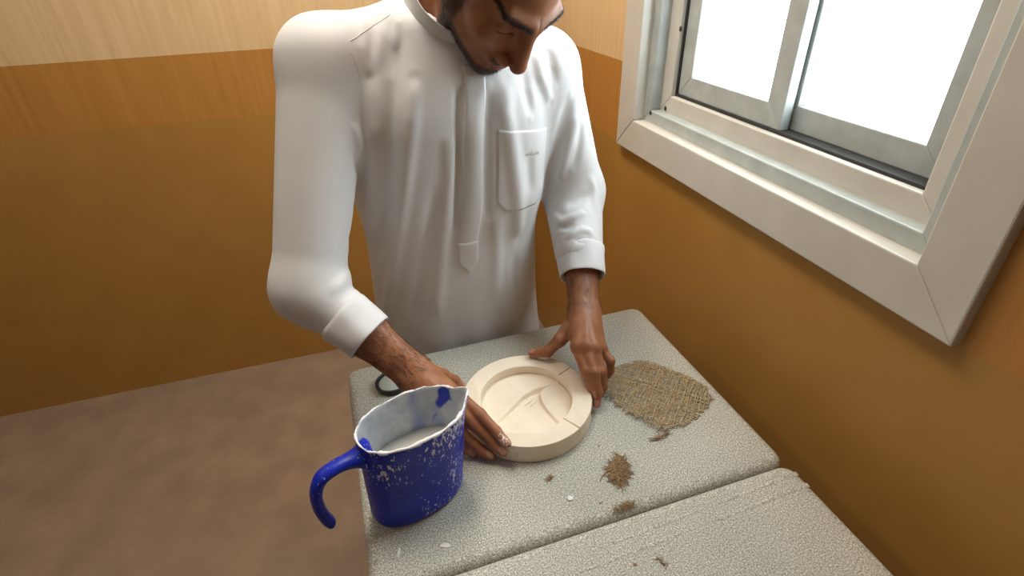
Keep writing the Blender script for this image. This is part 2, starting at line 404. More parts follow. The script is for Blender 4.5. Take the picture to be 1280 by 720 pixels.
Lc = spline([(.0640, .0560), (.047, .049), (.031, .039), (.0275, .022), (.032, .002), (.041, -.020), (.0555, -.045), (.066, -.0620)], 6)
def side_dist(px, py, poly, sign):
    d = np.full(px.shape, 9.); sd = np.zeros(px.shape)
    for (ax_, ay_), (bx_, by_) in zip(poly[:-1], poly[1:]):
        ex, ey = bx_ - ax_, by_ - ay_; t = np.clip(((px - ax_) * ex + (py - ay_) * ey) / (ex * ex + ey * ey), 0, 1)
        dd = np.hypot(px - ax_ - t * ex, py - ay_ - t * ey); cr = ex * (py - ay_) - ey * (px - ax_); m = dd < d; d[m] = dd[m]; sd[m] = np.sign(cr[m])
    return d * sd * sign
nr, na = 80, 220
rg = np.linspace(0, .0885, nr + 1)[1:]; tg = np.arange(na) * 2 * np.pi / na
PXg = np.concatenate([[0], np.outer(rg, np.cos(tg)).ravel()]); PYg = np.concatenate([[0], np.outer(rg, np.sin(tg)).ravel()])
dS = side_dist(PXg, PYg, S, 1); dL = side_dist(PXg, PYg, Lc, 1)
sm = lambda x: np.clip(x, 0, 1) ** 2 * (3 - 2 * np.clip(x, 0, 1))
wed = .0085 + .0080 * sm((-(PYg) + .045) / .13) + .0012 * np.sin(PXg * 90 + 1) * np.sin(PYg * 70)
up1 = sm((dS + .0036) / .0038); up2 = sm((dL + .0026) / .0028)
Zg = np.maximum(wed + (.0200 - wed) * up1, wed + (.0192 - wed) * up2)
Zg = Zg - .0012 * np.exp(-((np.hypot(PXg, PYg) - .0848) / .0009) ** 2)
Fg = [(0, 1 + k, 1 + (k + 1) % na) for k in range(na)] + [(1 + i * na + k, 1 + (i + 1) * na + k, 1 + (i + 1) * na + (k + 1) % na, 1 + i * na + (k + 1) % na) for i in range(nr - 1) for k in range(na)]
mk('carved_floor', np.stack([PXg, PYg, Zg], 1), Fg, M['plaster'], mold)
for p0, p1 in (((-.004, .004), (.014, .024)), ((.006, .0), (.018, .017))):       # scratches raised in the wedge
    tube('burr', [(p0[0], p0[1], .0125), ((p0[0] + p1[0]) / 2 + .001, (p0[1] + p1[1]) / 2, .0130), (p1[0], p1[1], .0118)], [.0004, .0009, .0004], M['plaster'], mold, 6)

# ------------------------------------------------------------------ jug with plaster
JC = Vector((-.1549, .574, 0)); JX = Vector((.833, .553, 0)); JY = Vector((-.553, .833, 0))
jug = empty('blue_jug', (JC.x, JC.y, TOP)); tag(jug, 'oval blue plastic jug smeared with white plaster, beside the mold', 'jug')
def jl(al, pe, z): return (JX * al + JY * pe + Vector((0, 0, z)))
JN = 96; JH = .17
def sstep(x): x = max(0., min(1., x)); return x * x * (3 - 2 * x)
def jring(u, inset, z, spout=True):
    a = .077 + .007 * u - inset; b_ = .049 + .0048 * u - inset; sh = -.011 * (1 - u); out = []
    for k in range(JN):
        th = 2 * math.pi * k / JN; c, s = math.cos(th), math.sin(th); e = 2 / 2.25
        x = a * math.copysign(abs(c) ** e, c) + sh; y = b_ * math.copysign(abs(s) ** e, s)
        dth = min(th, 2 * math.pi - th)
        g = math.exp(-(dth / .22) ** 2) * sstep((u - .68) / .32) if spout else 0
        x += .013 * g; out.append(jl(x, y, z + (.004 * g if u > .9 else 0)))
    return out
def loft(name, rings, mat, parent, capstart=False, capend=False):
    V = [p for r in rings for p in r]; m = len(rings[0]); Fc = []
    for i in range(len(rings) - 1):
        for k in range(m): Fc.append((i * m + k, i * m + (k + 1) % m, (i + 1) * m + (k + 1) % m, (i + 1) * m + k))
    if capstart: Fc.append(tuple(range(m))[::-1])
    if capend: Fc.append(tuple(range((len(rings) - 1) * m, len(rings) * m)))
    return mk(name, V, Fc, mat, parent)
outer = [jring(0, .012, 0), jring(0, .005, .0012), jring(0, .0015, .005), jring(.03, 0, .011)] + [jring(u, 0, JH * u) for u in np.linspace(.12, 1, 22)] + [jring(1, .0016, JH + .0012)]
loft('body', outer, M['jug'], jug, capstart=True)
inner = [jring(1, .0016, JH + .0012)] + [jring(u, .003, JH * u) for u in np.linspace(1, .06, 24)] + [jring(.05, .010, .006)]
loft('lining', inner, M['jug_in'], jug, capend=True)
crust = []
rr = jring(1, .001, JH + .001)
ph = rng.uniform(0, 6, 6)
rad = [.0014 + .0007 * math.sin(.5 * k + ph[0]) + .0005 * math.sin(1.3 * k + ph[1]) + (.0012 if 58 < k < 86 else 0) + .0004 * math.sin(2.9 * k) for k in range(JN)]
V, Fc = tube_geo([rr[k % JN] + Vector((0, 0, .0008 * math.sin(k * .9))) for k in range(JN + 1)], rad + [rad[0]], 7)
mk('rim_crust', V, Fc, M['crust'], jug)
hp = spline([(-.074, 0, .140), (-.090, 0, .144), (-.118, 0, .146), (-.142, 0, .138), (-.154, 0, .115), (-.156, 0, .085), (-.152, 0, .058), (-.146, 0, .040)], 6)
V, Fc = [], []
for i, p in enumerate(hp):
    q0 = hp[max(i - 1, 0)]; q1 = hp[min(i + 1, len(hp) - 1)]; t = Vector((q1[0] - q0[0], 0, q1[2] - q0[2])).normalized(); nn = Vector((-t.z, 0, t.x))
    u = i / (len(hp) - 1); fl = math.exp(-(u / .13) ** 2) - .35 * math.exp(-((1 - u) / .03) ** 2)
    for k in range(14):
        a = 2 * math.pi * k / 14; w = .0125 + .014 * fl; h = .0085 + .016 * fl
        q = Vector(p) + nn * (h * math.cos(a)); V.append(jl(q.x, w * math.sin(a), q.z))
for i in range(len(hp) - 1):
    for k in range(14): Fc.append((i * 14 + k, i * 14 + (k + 1) % 14, (i + 1) * 14 + (k + 1) % 14, (i + 1) * 14 + k))
Fc.append(tuple(range((len(hp) - 1) * 14, len(hp) * 14)))
mk('handle', V, Fc, M['jug'], jug)
ul = .54
lv = jring(ul, .0032, .0)
V = [JC + Vector((p.x, p.y, TOP + JH * ul)) for p in lv] + [JC + jl(-.004, 0, TOP + JH * ul)] + [JC + Vector((p.x * .96, p.y * .96, TOP + JH * ul - .02)) for p in lv]
Fc = [(k, (k + 1) % JN, JN) for k in range(JN)] + [(JN + 1 + k, JN + 1 + (k + 1) % JN, (k + 1) % JN, k) for k in range(JN)]
slurry = mk('plaster_slurry', V, Fc, M['slurry']); tag(slurry, 'pool of wet white plaster inside the blue jug', 'plaster')

# ------------------------------------------------------------------ scraps on the desks
Z0 = TOP
def inside(p, poly):
    c = False; n = len(poly)
    for i in range(n):
        a, b_ = poly[i], poly[(i + 1) % n]
        if (a[1] > p[1]) != (b_[1] > p[1]) and p[0] < (b_[0] - a[0]) * (p[1] - a[1]) / (b_[1] - a[1]) + a[0]: c = not c
    return c
BUR = [(.166, .842), (.205, .865), (.268, .883), (.300, .872), (.340, .842), (.378, .806), (.384, .765), (.352, .730), (.312, .700), (.262, .690), (.235, .716), (.200, .752), (.176, .790)]
BC = Vector((.27, .785)); ba = math.radians(-28); BX = Vector((math.cos(ba), math.sin(ba))); BY = Vector((-BX.y, BX.x))
def bz(x, y):
    return .0035 + .0022 * math.sin(x * 38 + 1) * math.cos(y * 31) + .006 * math.exp(-((x - .185) ** 2 + (y - .80) ** 2) / .0012) + .004 * math.exp(-((x - .24) ** 2 + (y - .72) ** 2) / .0006)
def weave(axis, offs, i):
    geos = []; P, Q = (BX, BY) if axis == 0 else (BY, BX)
    wob = random.uniform(-.0012, .0012); run = []
    ph = random.uniform(0, 6); t = -.16; ext = random.uniform(.0, .010)
    def flush():
        if len(run) > 5:
            r = [.00112 * random.uniform(.7, 1.25)] * len(run)
            geos.append(tube_geo(run, r, 5))
    while t < .16:
        o_ = offs + wob + .0016 * math.sin(t * 60 + ph); p = BC + P * t + Q * o_
        pe = [(BC + P * (t + e) + Q * o_) for e in (-ext, 0, ext)]
        if any(inside(q, BUR) for q in pe):
            k = round(t / .0043)
            zz = Z0 + bz(p.x, p.y) + .0009 * math.sin(math.pi * (t / .0043) + (math.pi if (i % 2) else 0) + (math.pi if axis else 0))
            run.append((p.x + random.gauss(0, .00015), p.y + random.gauss(0, .00015), zz))
        else:
            flush(); run = []
        t += .0029
    flush(); return geos
geos = []
for ax in (0, 1):
    i = 0; o_ = -.13
    while o_ < .13:
        step = .0056 * random.uniform(.8, 1.2)
        geos += weave(ax, o_, i); i += 1; o_ += step
for _ in range(180):                                    # frayed fuzz fibres
    i = random.randrange(len(BUR)); a = Vector(BUR[i]); b_ = Vector(BUR[(i + 1) % len(BUR)]); p = a.lerp(b_, random.random())
    if random.random() < .5: p = BC + (p - BC) * random.uniform(.1, .98)
    ang = random.uniform(0, 6.28); L = random.uniform(.004, .012); q = p + Vector((math.cos(ang), math.sin(ang))) * L
    geos.append(tube_geo([(p.x, p.y, Z0 + bz(p.x, p.y)), ((p.x + q.x) / 2, (p.y + q.y) / 2, Z0 + bz(p.x, p.y) + .002), (q.x, q.y, Z0 + max(.001, bz(q.x, q.y) - .001))], [.0004, .0004, .0002], 3))
bo = mk('burlap_scrap', *join_geo(geos), M['jute'])
tag(bo, 'frayed square of brown woven burlap lying right of the mold', 'burlap')
def tuft(name, label, cx, cy, lx, ly, ang, count, Lmin, Lmax, height, mat, z=Z0, cat='fibre tuft', extra=()):
    g = []; ca, sa = math.cos(ang), math.sin(ang)
    for _ in range(count):
        rr0 = math.sqrt(random.random()) * .82; th0 = random.uniform(0, 6.283); u, v = rr0 * math.cos(th0), rr0 * math.sin(th0)
        u += .22 * math.sin(v * 7); v += .15 * math.sin(u * 6)
        x = cx + ca * u * lx - sa * v * ly; y = cy + sa * u * lx + ca * v * ly
        h = height * max(0, 1 - u * u - v * v) * random.random(); a = ang + random.gauss(0, .7) + random.choice((0, math.pi)); L = random.uniform(Lmin, Lmax); bend = random.uniform(-.35, .35)
        pts = []
        for k in range(4):
            s = (k / 3 - .5) * L; pts.append((x + math.cos(a + bend * k) * s, y + math.sin(a + bend * k) * s, z + .0008 + h * (1 - abs(k / 3 - .5))))
        g.append(tube_geo(pts, [.00025, .00048, .00048, .0002], 4))
    for e in extra: g.append(tube_geo([(p[0], p[1], z + p[2]) for p in e], [.0011] * (len(e) - 1) + [.0006], 5))
    o = mk(name, *join_geo(g), mat); return tag(o, label, cat)
tuft('jute_tuft', 'largest brown clump of loose jute fibres, below the burlap', .172, .604, .034, .019, math.radians(80), 380, .012, .034, .006, M['jute_dark'],
     extra=([(.162, .606, .004), (.152, .603, .003), (.142, .593, .002), (.136, .583, .001)], [(.184, .630, .004), (.189, .640, .003)]))
tuft('jute_wisp', 'small wisp of jute caught in the gap between the desks', .168, .535, .020, .006, math.radians(22), 46, .010, .024, .005, M['jute_dark'], cat='fibre wisp')
tuft('jute_wisp', 'tiny wisp of jute fibres just below the mold', .053, .593, .009, .006, math.radians(70), 22, .006, .014, .003, M['jute_dark'], cat='fibre wisp')
tuft('jute_strand', 'loose jute strand below the right end of the burlap', .262, .676, .024, .003, math.radians(25), 26, .014, .030, .004, M['jute_dark'], cat='fibre strand')
tuft('jute_strand', 'short jute strand on the foreground desk near its right side', .205, .440, .010, .003, math.radians(-60), 12, .010, .018, .003, M['jute_dark'], cat='fibre strand')
def crumb(name, label, x, y, sx, sy, sz, mat, cat, z=Z0, seed=0):
    r = random.Random(seed); bm = bmesh.new(); bmesh.ops.create_icosphere(bm, subdivisions=2, radius=1)
    for v in bm.verts:
        k = 1 + r.uniform(-.22, .22); v.co = Vector((v.co.x * sx * k, v.co.y * sy * k, max(v.co.z, -.4) * sz * k))
    mz = min(v.co.z for v in bm.verts)
    for v in bm.verts: v.co += Vector((x, y, z - mz))
    return tag(bmobj(name, bm, mat, smooth=True), label, cat)
crumb('plaster_blob', 'white plaster blob on the desk left of the jute clump', .083, .553, .0058, .0058, .0018, M['crust'], 'plaster drop', seed=1)
crumb('plaster_drop', 'tiny white plaster drop beside the plaster blob', .098, .572, .0016, .0016, .001, M['crust'], 'plaster drop', seed=2)
crumb('plaster_smear', 'faint white plaster smear in front of the blue jug', -.112, .478, .009, .004, .0003, M['slurry'], 'plaster smear', seed=3)
crumb('plaster_streak', 'thin white plaster streak on the desk below the jug', -.180, .470, .0022, .0085, .0009, M['crust'], 'plaster smear', seed=4)
crumb('burr_crumb', 'dark jute crumb beside the wisp in the desk gap', .131, .543, .0032, .0014, .001, M['jute_dark'], 'crumb', seed=5)
crumb('burr_crumb', 'dark jute crumb on the desk between mold and burlap', .146, .660, .0017, .003, .001, M['jute_dark'], 'crumb', seed=6)
crumb('burr_crumb', 'dark jute crumb on the foreground desk', .165, .440, .0032, .0026, .0012, M['jute_dark'], 'crumb', seed=7)
crumb('burr_crumb', 'dark crumb on the desk behind the mold', -.0305, .885, .003, .0015, .001, M['jute_dark'], 'crumb', seed=8)
crumb('burr_crumb', 'pale crumb on the desk behind the left side of the mold', -.058, .872, .0016, .003, .001, M['greygreen'], 'crumb', seed=9)
# black-rimmed lid under the right forearm
lid = empty('round_lid', (-.252, .836, TOP)); tag(lid, 'small black rimmed lid under the bare right forearm', 'lid')
lathe('rim', [(.0001, .0), (.030, 0), (.0335, .003), (.0345, .008), (.034, .012), (.032, .0135), (.0295, .012), (.0285, .008), (.0001, .0065)], M['black'], lid)
lathe('inlay', [(.0001, .0085), (.026, .0085), (.0278, .0075)], M['greygreen'], lid)

# ================================================================== the man
# ---- signed-distance helpers (numpy) and a sparse surface-nets mesher
A3 = lambda *v: np.array(v, np.float32)
def smin(a, b, k):
    h = np.clip(.5 + .5 * (b - a) / k, 0, 1); return b + (a - b) * h - k * h * (1 - h)
def smax(a, b, k): return -smin(-a, -b, k)
def cone(p, a, b, r1, r2):
    a = np.asarray(a, np.float32); b = np.asarray(b, np.float32); ba = b - a
    h = np.clip(((p - a) @ ba) / (ba @ ba), 0, 1)
    return np.linalg.norm(p - a - h[:, None] * ba, axis=1) - (r1 + (r2 - r1) * h)
def ell(p, c, r, Rm=None):
    q = p - np.asarray(c, np.float32)
    if Rm is not None: q = q @ Rm
    r = np.asarray(r, np.float32); k0 = np.linalg.norm(q / r, axis=1); k1 = np.linalg.norm(q / (r * r), axis=1)
    return k0 * (k0 - 1) / np.maximum(k1, 1e-9)
def polydist(p, pts):
    d = np.full(len(p), 9., np.float32)
    for a, b in zip(pts[:-1], pts[1:]): d = np.minimum(d, cone(p, a, b, 0, 0))
    return d
def mesh_field(field, lo, hi, h, B=8):
    lo = np.asarray(lo, float); nb = np.ceil((np.asarray(hi, float) - lo) / (B * h)).astype(int)
    idx = np.stack(np.meshgrid(*[np.arange(n) for n in nb], indexing='ij'), -1).reshape(-1, 3)
    dc = field((lo + (idx + .5) * B * h).astype(np.float32))
    act = np.abs(dc) < B * h * .87 * 1.25 + .012
    big = np.repeat(np.repeat(np.repeat(np.where(dc > 0, 1., -1.).reshape(nb), B, 0), B, 1), B, 2).astype(np.float32)
    big = np.pad(big, ((0, 1),) * 3, mode='edge')
    msk = np.zeros(big.shape, bool); g = np.arange(B + 1)
    for b in idx[act]:
        s = b * B; msk[s[0]:s[0] + B + 1, s[1]:s[1] + B + 1, s[2]:s[2] + B + 1] = True
    pi = np.argwhere(msk); vals = np.empty(len(pi), np.float32)
    for s in range(0, len(pi), 150000):
        vals[s:s + 150000] = field((lo + pi[s:s + 150000] * h).astype(np.float32))
    big[msk] = vals
    sg = big < 0; n0, n1, n2 = [s - 1 for s in big.shape]
    cs = np.zeros((n0, n1, n2), np.uint8); corners = [(i, j, k) for i in (0, 1) for j in (0, 1) for k in (0, 1)]
    for i, j, k in corners: cs += sg[i:n0 + i, j:n1 + j, k:n2 + k]
    cells = np.argwhere((cs > 0) & (cs < 8)); cid = np.full((n0, n1, n2), -1, np.int64); cid[tuple(cells.T)] = np.arange(len(cells))
    cv = {c: big[cells[:, 0] + c[0], cells[:, 1] + c[1], cells[:, 2] + c[2]] for c in corners}
    acc = np.zeros((len(cells), 3)); cnt = np.zeros(len(cells))
    for c in corners:
        for ax in range(3):
            if c[ax]: continue
            c2 = list(c); c2[ax] = 1; c2 = tuple(c2); v0, v1 = cv[c], cv[c2]; m = (v0 < 0) != (v1 < 0)
            t = np.where(m, v0 / np.where(m, v0 - v1, 1), 0); pt = np.tile(np.array(c, float), (len(cells), 1)); pt[:, ax] = t
            acc[m] += pt[m]; cnt[m] += 1
    V = lo + (cells + acc / np.maximum(cnt, 1)[:, None]) * h
    quads = []
    for ax in range(3):
        a, b = [(1, 2), (2, 0), (0, 1)][ax]
        sl0 = [slice(None)] * 3; sl1 = [slice(None)] * 3; sl0[ax] = slice(0, -1); sl1[ax] = slice(1, None)
        e = np.argwhere(sg[tuple(sl0)] != sg[tuple(sl1)])
        ok = (e[:, a] > 0) & (e[:, b] > 0) & (e[:, a] < cid.shape[a]) & (e[:, b] < cid.shape[b]); e = e[ok]
        ea = np.eye(3, dtype=int)[a]; eb = np.eye(3, dtype=int)[b]
        q = np.stack([cid[tuple((e - ea - eb).T)], cid[tuple((e - eb).T)], cid[tuple(e.T)], cid[tuple((e - ea).T)]], 1)
        fl = ~sg[tuple(e.T)]; q[fl] = q[fl][:, ::-1]; quads.append(q)
    Q = np.concatenate(quads); Q = Q[(Q >= 0).all(1)]
    for _ in range(2):                                   # pull the vertices onto the surface
        d, gr = field_grad(field, V); V = V - gr * np.clip(d, -h, h)[:, None] * .8
    return V, Q
def chunked(field, P):
    return np.concatenate([field(P[s:s + 150000].astype(np.float32)) for s in range(0, len(P), 150000)]) if len(P) else np.zeros(0)
def field_grad(field, P, e=6e-4):
    d = chunked(field, P); g = np.stack([chunked(field, P + e * np.eye(3)[i]) - d for i in range(3)], 1)
    return d, g / np.maximum(np.linalg.norm(g, axis=1, keepdims=True), 1e-9)
def np_mesh(name, V, Q, mat, parent=None, attrs=None):
    me = bpy.data.meshes.new(name); me.vertices.add(len(V)); me.vertices.foreach_set('co', np.asarray(V, np.float32).ravel())
    me.loops.add(len(Q) * 4); me.loops.foreach_set('vertex_index', np.asarray(Q, np.int32).ravel())
    me.polygons.add(len(Q)); me.polygons.foreach_set('loop_start', np.arange(0, len(Q) * 4, 4, dtype=np.int32))
    me.update(calc_edges=True); me.validate()
    for k, v in (attrs or {}).items():
        a = me.attributes.new(k, 'FLOAT', 'POINT'); a.data.foreach_set('value', np.asarray(v, np.float32))
    return link(name, me, mat, parent, True)

# ---- body frame: l = his left, f = forwards (towards the desk), z = up
MB_ = np.array([-.135, 1.114, 0.]); LB = np.array([.954, .301, 0.]); FB = np.array([.301, -.954, 0.])
def BP(l, f, z): return MB_ + LB * l + FB * f + np.array([0, 0, z])
def lfz(p): q = p - MB_.astype(np.float32); return q @ LB.astype(np.float32), q @ FB.astype(np.float32), p[:, 2]

# joints
SH_L, SH_R = BP(.190, .065, 1.305), BP(-.205, .085, 1.350)
EL_L, EL_R = BP(.287, .045, 1.035), BP(-.305, .225, 1.01)
WR_L, WR_R = np.array([.1495, .9153, .868]), np.array([-.1784, .7309, .868])
HAND_L = dict(thumb=[(.1333, .9016, .858), (.0937, .8607, .835), (.0675, .8521, .812), (.0372, .8646, .801)],
    index=[(.1235, .8169, .85), (.1346, .7751, .825), (.1447, .7623, .80), (.1494, .7574, .784)],
    middle=[(.1393, .8098, .855), (.149, .7699, .825), (.1564, .755, .79), (.1547, .7458, .768)],
    ring=[(.1555, .813, .848), (.1659, .7795, .82), (.1697, .7722, .79), (.1655, .7672, .772)],
    pinky=[(.1711, .8286, .835), (.1878, .8092, .82), (.1891, .8075, .797), (.1845, .8105, .78)])
HAND_R = dict(thumb=[(-.1622, .7358, .865), (-.1325, .7508, .845), (-.1133, .7626, .822), (-.1036, .7732, .80)],
    index=[(-.0967, .6855, .852), (-.0616, .6681, .828), (-.0347, .6475, .808), (-.0159, .6284, .799)],
    middle=[(-.1064, .6685, .852), (-.073, .6588, .815), (-.0436, .6428, .79), (-.0235, .6281, .776)],
    ring=[(-.1148, .6602, .842), (-.088, .6517, .792), (-.0611, .6391, .771), (-.0446, .6323, .764)],
    pinky=[(-.1245, .6605, .825), (-.1035, .6479, .785), (-.0879, .6445, .768), (-.077, .6405, .762)])
FR = dict(thumb=(.0155, .0118, .0108, .0088), index=(.0125, .0100, .0090, .0074), middle=(.0128, .0102, .0092, .0076), ring=(.0120, .0096, .0087, .0070), pinky=(.0108, .0086, .0077, .0062))
def arm_field(hand, wr, el):
    H = {k: [np.array(q) for q in v] for k, v in hand.items()}
    ax = (el - wr) / np.linalg.norm(el - wr)
    across = H['pinky'][0] - H['index'][0]; across /= np.linalg.norm(across)
    w1, w2 = wr - across * .011, wr + across * .011
    def f(p):
        d = cone(p, w1, w1 + ax * .16, .0215, .029); d = smin(d, cone(p, w2, w2 + ax * .16, .0205, .028), .02)
        d = smin(d, cone(p, wr + ax * .12, el, .034, .041), .03)
        for k in ('index', 'middle', 'ring', 'pinky'):
            m = H[k][0]; base = wr + across * {'index': -.014, 'middle': -.005, 'ring': .005, 'pinky': .013}[k]
            d = smin(d, cone(p, base, m, .0185, FR[k][0] + .0012), .016)
        t = H['thumb']
        th = smin(cone(p, t[0], t[1], .0185, .0138), cone(p, t[1], t[2], .0122, .0108), .006)
        th = smin(th, cone(p, t[2], t[3], .0112, .0084), .004)
        d = smin(d, th, .014)
        d = smin(d, cone(p, t[0] * .45 + t[1] * .55, H['index'][0] * .75 + wr * .25, .009, .010), .016)   # web of the thumb
        for k in ('index', 'middle', 'ring', 'pinky'):
            j = H[k]; r = FR[k]
            fd = smin(cone(p, j[0], j[1], r[0], r[1]), cone(p, j[1], j[2], r[1] * 1.02, r[2]), .005)
            fd = smin(fd, cone(p, j[2], j[3], r[2] * 1.02, r[3]), .004)
            d = smin(d, fd, .0055)
        for k in ('index', 'middle', 'ring', 'pinky'):                       # knuckles and finger joints
            d = smin(d, np.linalg.norm(p - (H[k][0] + np.array([0, 0, .004])), axis=1) - FR[k][0] * .92, .008)
        for k in ('index', 'middle', 'ring'):                                # extensor tendons on the back of the hand
            m = H[k][0] + np.array([0, -.002, .0118]); b0 = wr * .55 + H[k][0] * .45 + np.array([0, 0, .0165])
            d = smin(d, cone(p, m, b0, .0028, .0022), .007)
        return d
    tips = []
    for k, j in H.items(): tips.append((j[2], j[3], FR[k][3]))
    return f, tips
def hand_attrs(V, Nn, tips, dust_tip=None):
    nail = np.zeros(len(V)); red = np.zeros(len(V))
    for a, b, r in tips:
        ax = (b - a) / np.linalg.norm(b - a); dors = np.array([0, -.35, 1.]); dors -= ax * (dors @ ax); dors /= np.linalg.norm(dors)
        c = b - ax * .003 + dors * r; side = np.cross(ax, dors); q = V - c
        u = (q @ ax) / .0075; s = (q @ side) / .0052; n = np.abs(q @ dors) / .006
        nail = np.maximum(nail, np.clip((1.08 - np.sqrt(u ** 4 + s ** 4)) * 9, 0, 1) * (n < 1))
        red = np.maximum(red, np.clip(1 - np.linalg.norm(V - b, axis=1) / .03, 0, 1))
    dust = np.zeros(len(V))
    if dust_tip is not None: dust = np.clip(1.5 - np.linalg.norm(V - dust_tip, axis=1) / .012, 0, 1) * (Nn[:, 2] > -.2)
    return nail, red, dust

# ---- head (x = his right, y = forwards out of the face, z = up through the crown)
HS = 1.04; HC = np.array([-.001, .925, 1.474])
_g = np.array([.372, -.425, -.825]); _u = np.array([.540, -.620, .565]); _g /= np.linalg.norm(_g); _u -= _g * (_u @ _g); _u /= np.linalg.norm(_u)
HR = np.stack([np.cross(_g, _u), _g, _u], 1)
def hw(x, y, z): return HC + HR @ (np.array([x, y, z]) * HS)
NECK0 = BP(.010, .055, 1.390)
def head_local(p):
    """p: head coordinates, mirrored in x"""
    ax = np.abs(p[:, 0]); q = np.stack([ax, p[:, 1], p[:, 2]], 1)
    d = ell(q, (0, -.015, .032), (.0765, .098, .088))
    d = smin(d, ell(q, (0, .030, -.030), (.062, .066, .084)), .030)
    d = smin(d, cone(q, (.050, -.002, -.055), (.012, .072, -.100), .021, .019), .026)
    d = smin(d, ell(q, (0, .077, -.103), (.021, .018, .017)), .014)
    d = smin(d, ell(q, (.044, .058, -.024), (.024, .022, .019)), .020)
    d = smin(d, cone(q, (.006, .0885, .019), (.046, .074, .026), .0110, .0105), .014)
    d = smax(d, -ell(q, (.032, .101, .001), (.022, .0185, .0150)), .013)
    d = smin(d, ell(q, (.032, .0715, .0015), (.0165, .0135, .0125)), .004)           # lowered lids
    d = smax(d, -ell(q, (.033, .0865, -.006), (.0155, .0035, .0012)), .002)          # lid line
    d = smin(d, cone(q, (0, .092, .012), (0, .116, -.038), .0082, .0112), .012)
    d = smin(d, ell(q, (0, .096, -.032), (.0115, .022, .018)), .007)
    d = smin(d, ell(q, (0, .1165, -.0435), (.0135, .0122, .0118)), .006)
    d = smin(d, ell(q, (.0165, .1005, -.0480), (.0082, .0122, .0095)), .0035)
    d = smax(d, -ell(q, (.0245, .0955, -.0440), (.0020, .0070, .0095)), .003)
    d = smax(d, -ell(q, (.0066, .1085, -.0580), (.0034, .0050, .0040)), .003)
    d = smin(d, ell(q, (0, .0875, -.064), (.029, .0135, .016)), .012)                 # mouth barrel
    d = smin(d, ell(q, (0, .0965, -.0675), (.0220, .0068, .0050)), .005)
    d = smin(d, ell(q, (0, .0945, -.0795), (.0190, .0078, .0062)), .005)
    d = smax(d, -ell(q, (0, .1035, -.0733), (.0270, .0070, .0014)), .003)
    d = smax(d, -ell(q, (0, .099, -.0905), (.016, .0055, .0045)), .007)
    er = ell(q, (.079, -.016, -.006), (.0085, .0185, .031)); er = smax(er, -ell(q, (.0875, -.012, -.003), (.0062, .0105, .0190)), .004)
    d = smin(d, er, .006)
    return d
def to_head(p): return ((p - HC.astype(np.float32)) @ HR.astype(np.float32) / HS).astype(np.float32)
NK1 = hw(0, -.035, -.045)
def head_field(p):
    d = head_local(to_head(p)) * HS
    d = smin(d, cone(p, NK1, NECK0, .054, .060), .028)
    d = smin(d, cone(p, hw(.035, -.045, -.045), BP(-.02, .135, 1.345), .012, .011), .022)
    d = smin(d, cone(p, hw(-.035, -.045, -.045), BP(.04, .135, 1.345), .012, .011), .022)
    return d

# ---- thobe
ZK = [.07, .30, .50, .75, .95, 1.10, 1.22, 1.31, 1.38, 1.43]
L0 = [0, 0, 0, 0, 0, 0, 0, .002, .006, .010]
F0 = [-.02, -.02, -.012, -.006, .016, .036, .052, .070, .078, .070]
AA = [.265, .245, .225, .199, .190, .191, .198, .180, .120, .075]
BBk = [.215, .185, .155, .126, .123, .125, .124, .112, .092, .072]
def _smooth_table():
    global ZK, L0, F0, AA, BBk
    zz = np.linspace(.0, 1.5, 301); out = []
    for k in (L0, F0, AA, BBk):
        v = np.interp(zz, ZK, k)
        for _ in range(3): v = np.convolve(np.pad(v, 9, mode='edge'), np.ones(19) / 19, mode='valid')
        out.append(v)
    ZK = zz; L0, F0, AA, BBk = out
_smooth_table()
FOLDS = []        # (polyline in body coordinates l,z on the front; width; height)
def front_folds(p, l, f, z):
    s = np.clip((f - .0) / .06, 0, 1); out = np.zeros(len(p), np.float32)
    q = np.stack([l, np.zeros_like(l), z], 1)
    for pts, w, h in FOLDS:
        zz = [a[1] for a in pts]
        m = (z > min(zz) - 3 * w) & (z < max(zz) + 3 * w) & (s > 0)
        if m.any():
            d = polydist(q[m], [np.array([a[0], 0, a[1]], np.float32) for a in pts]); out[m] += h * np.exp(-(d / w) ** 2)
    return out * s
SFOLDS = []       # (3-D polyline, width, height) on the sleeves
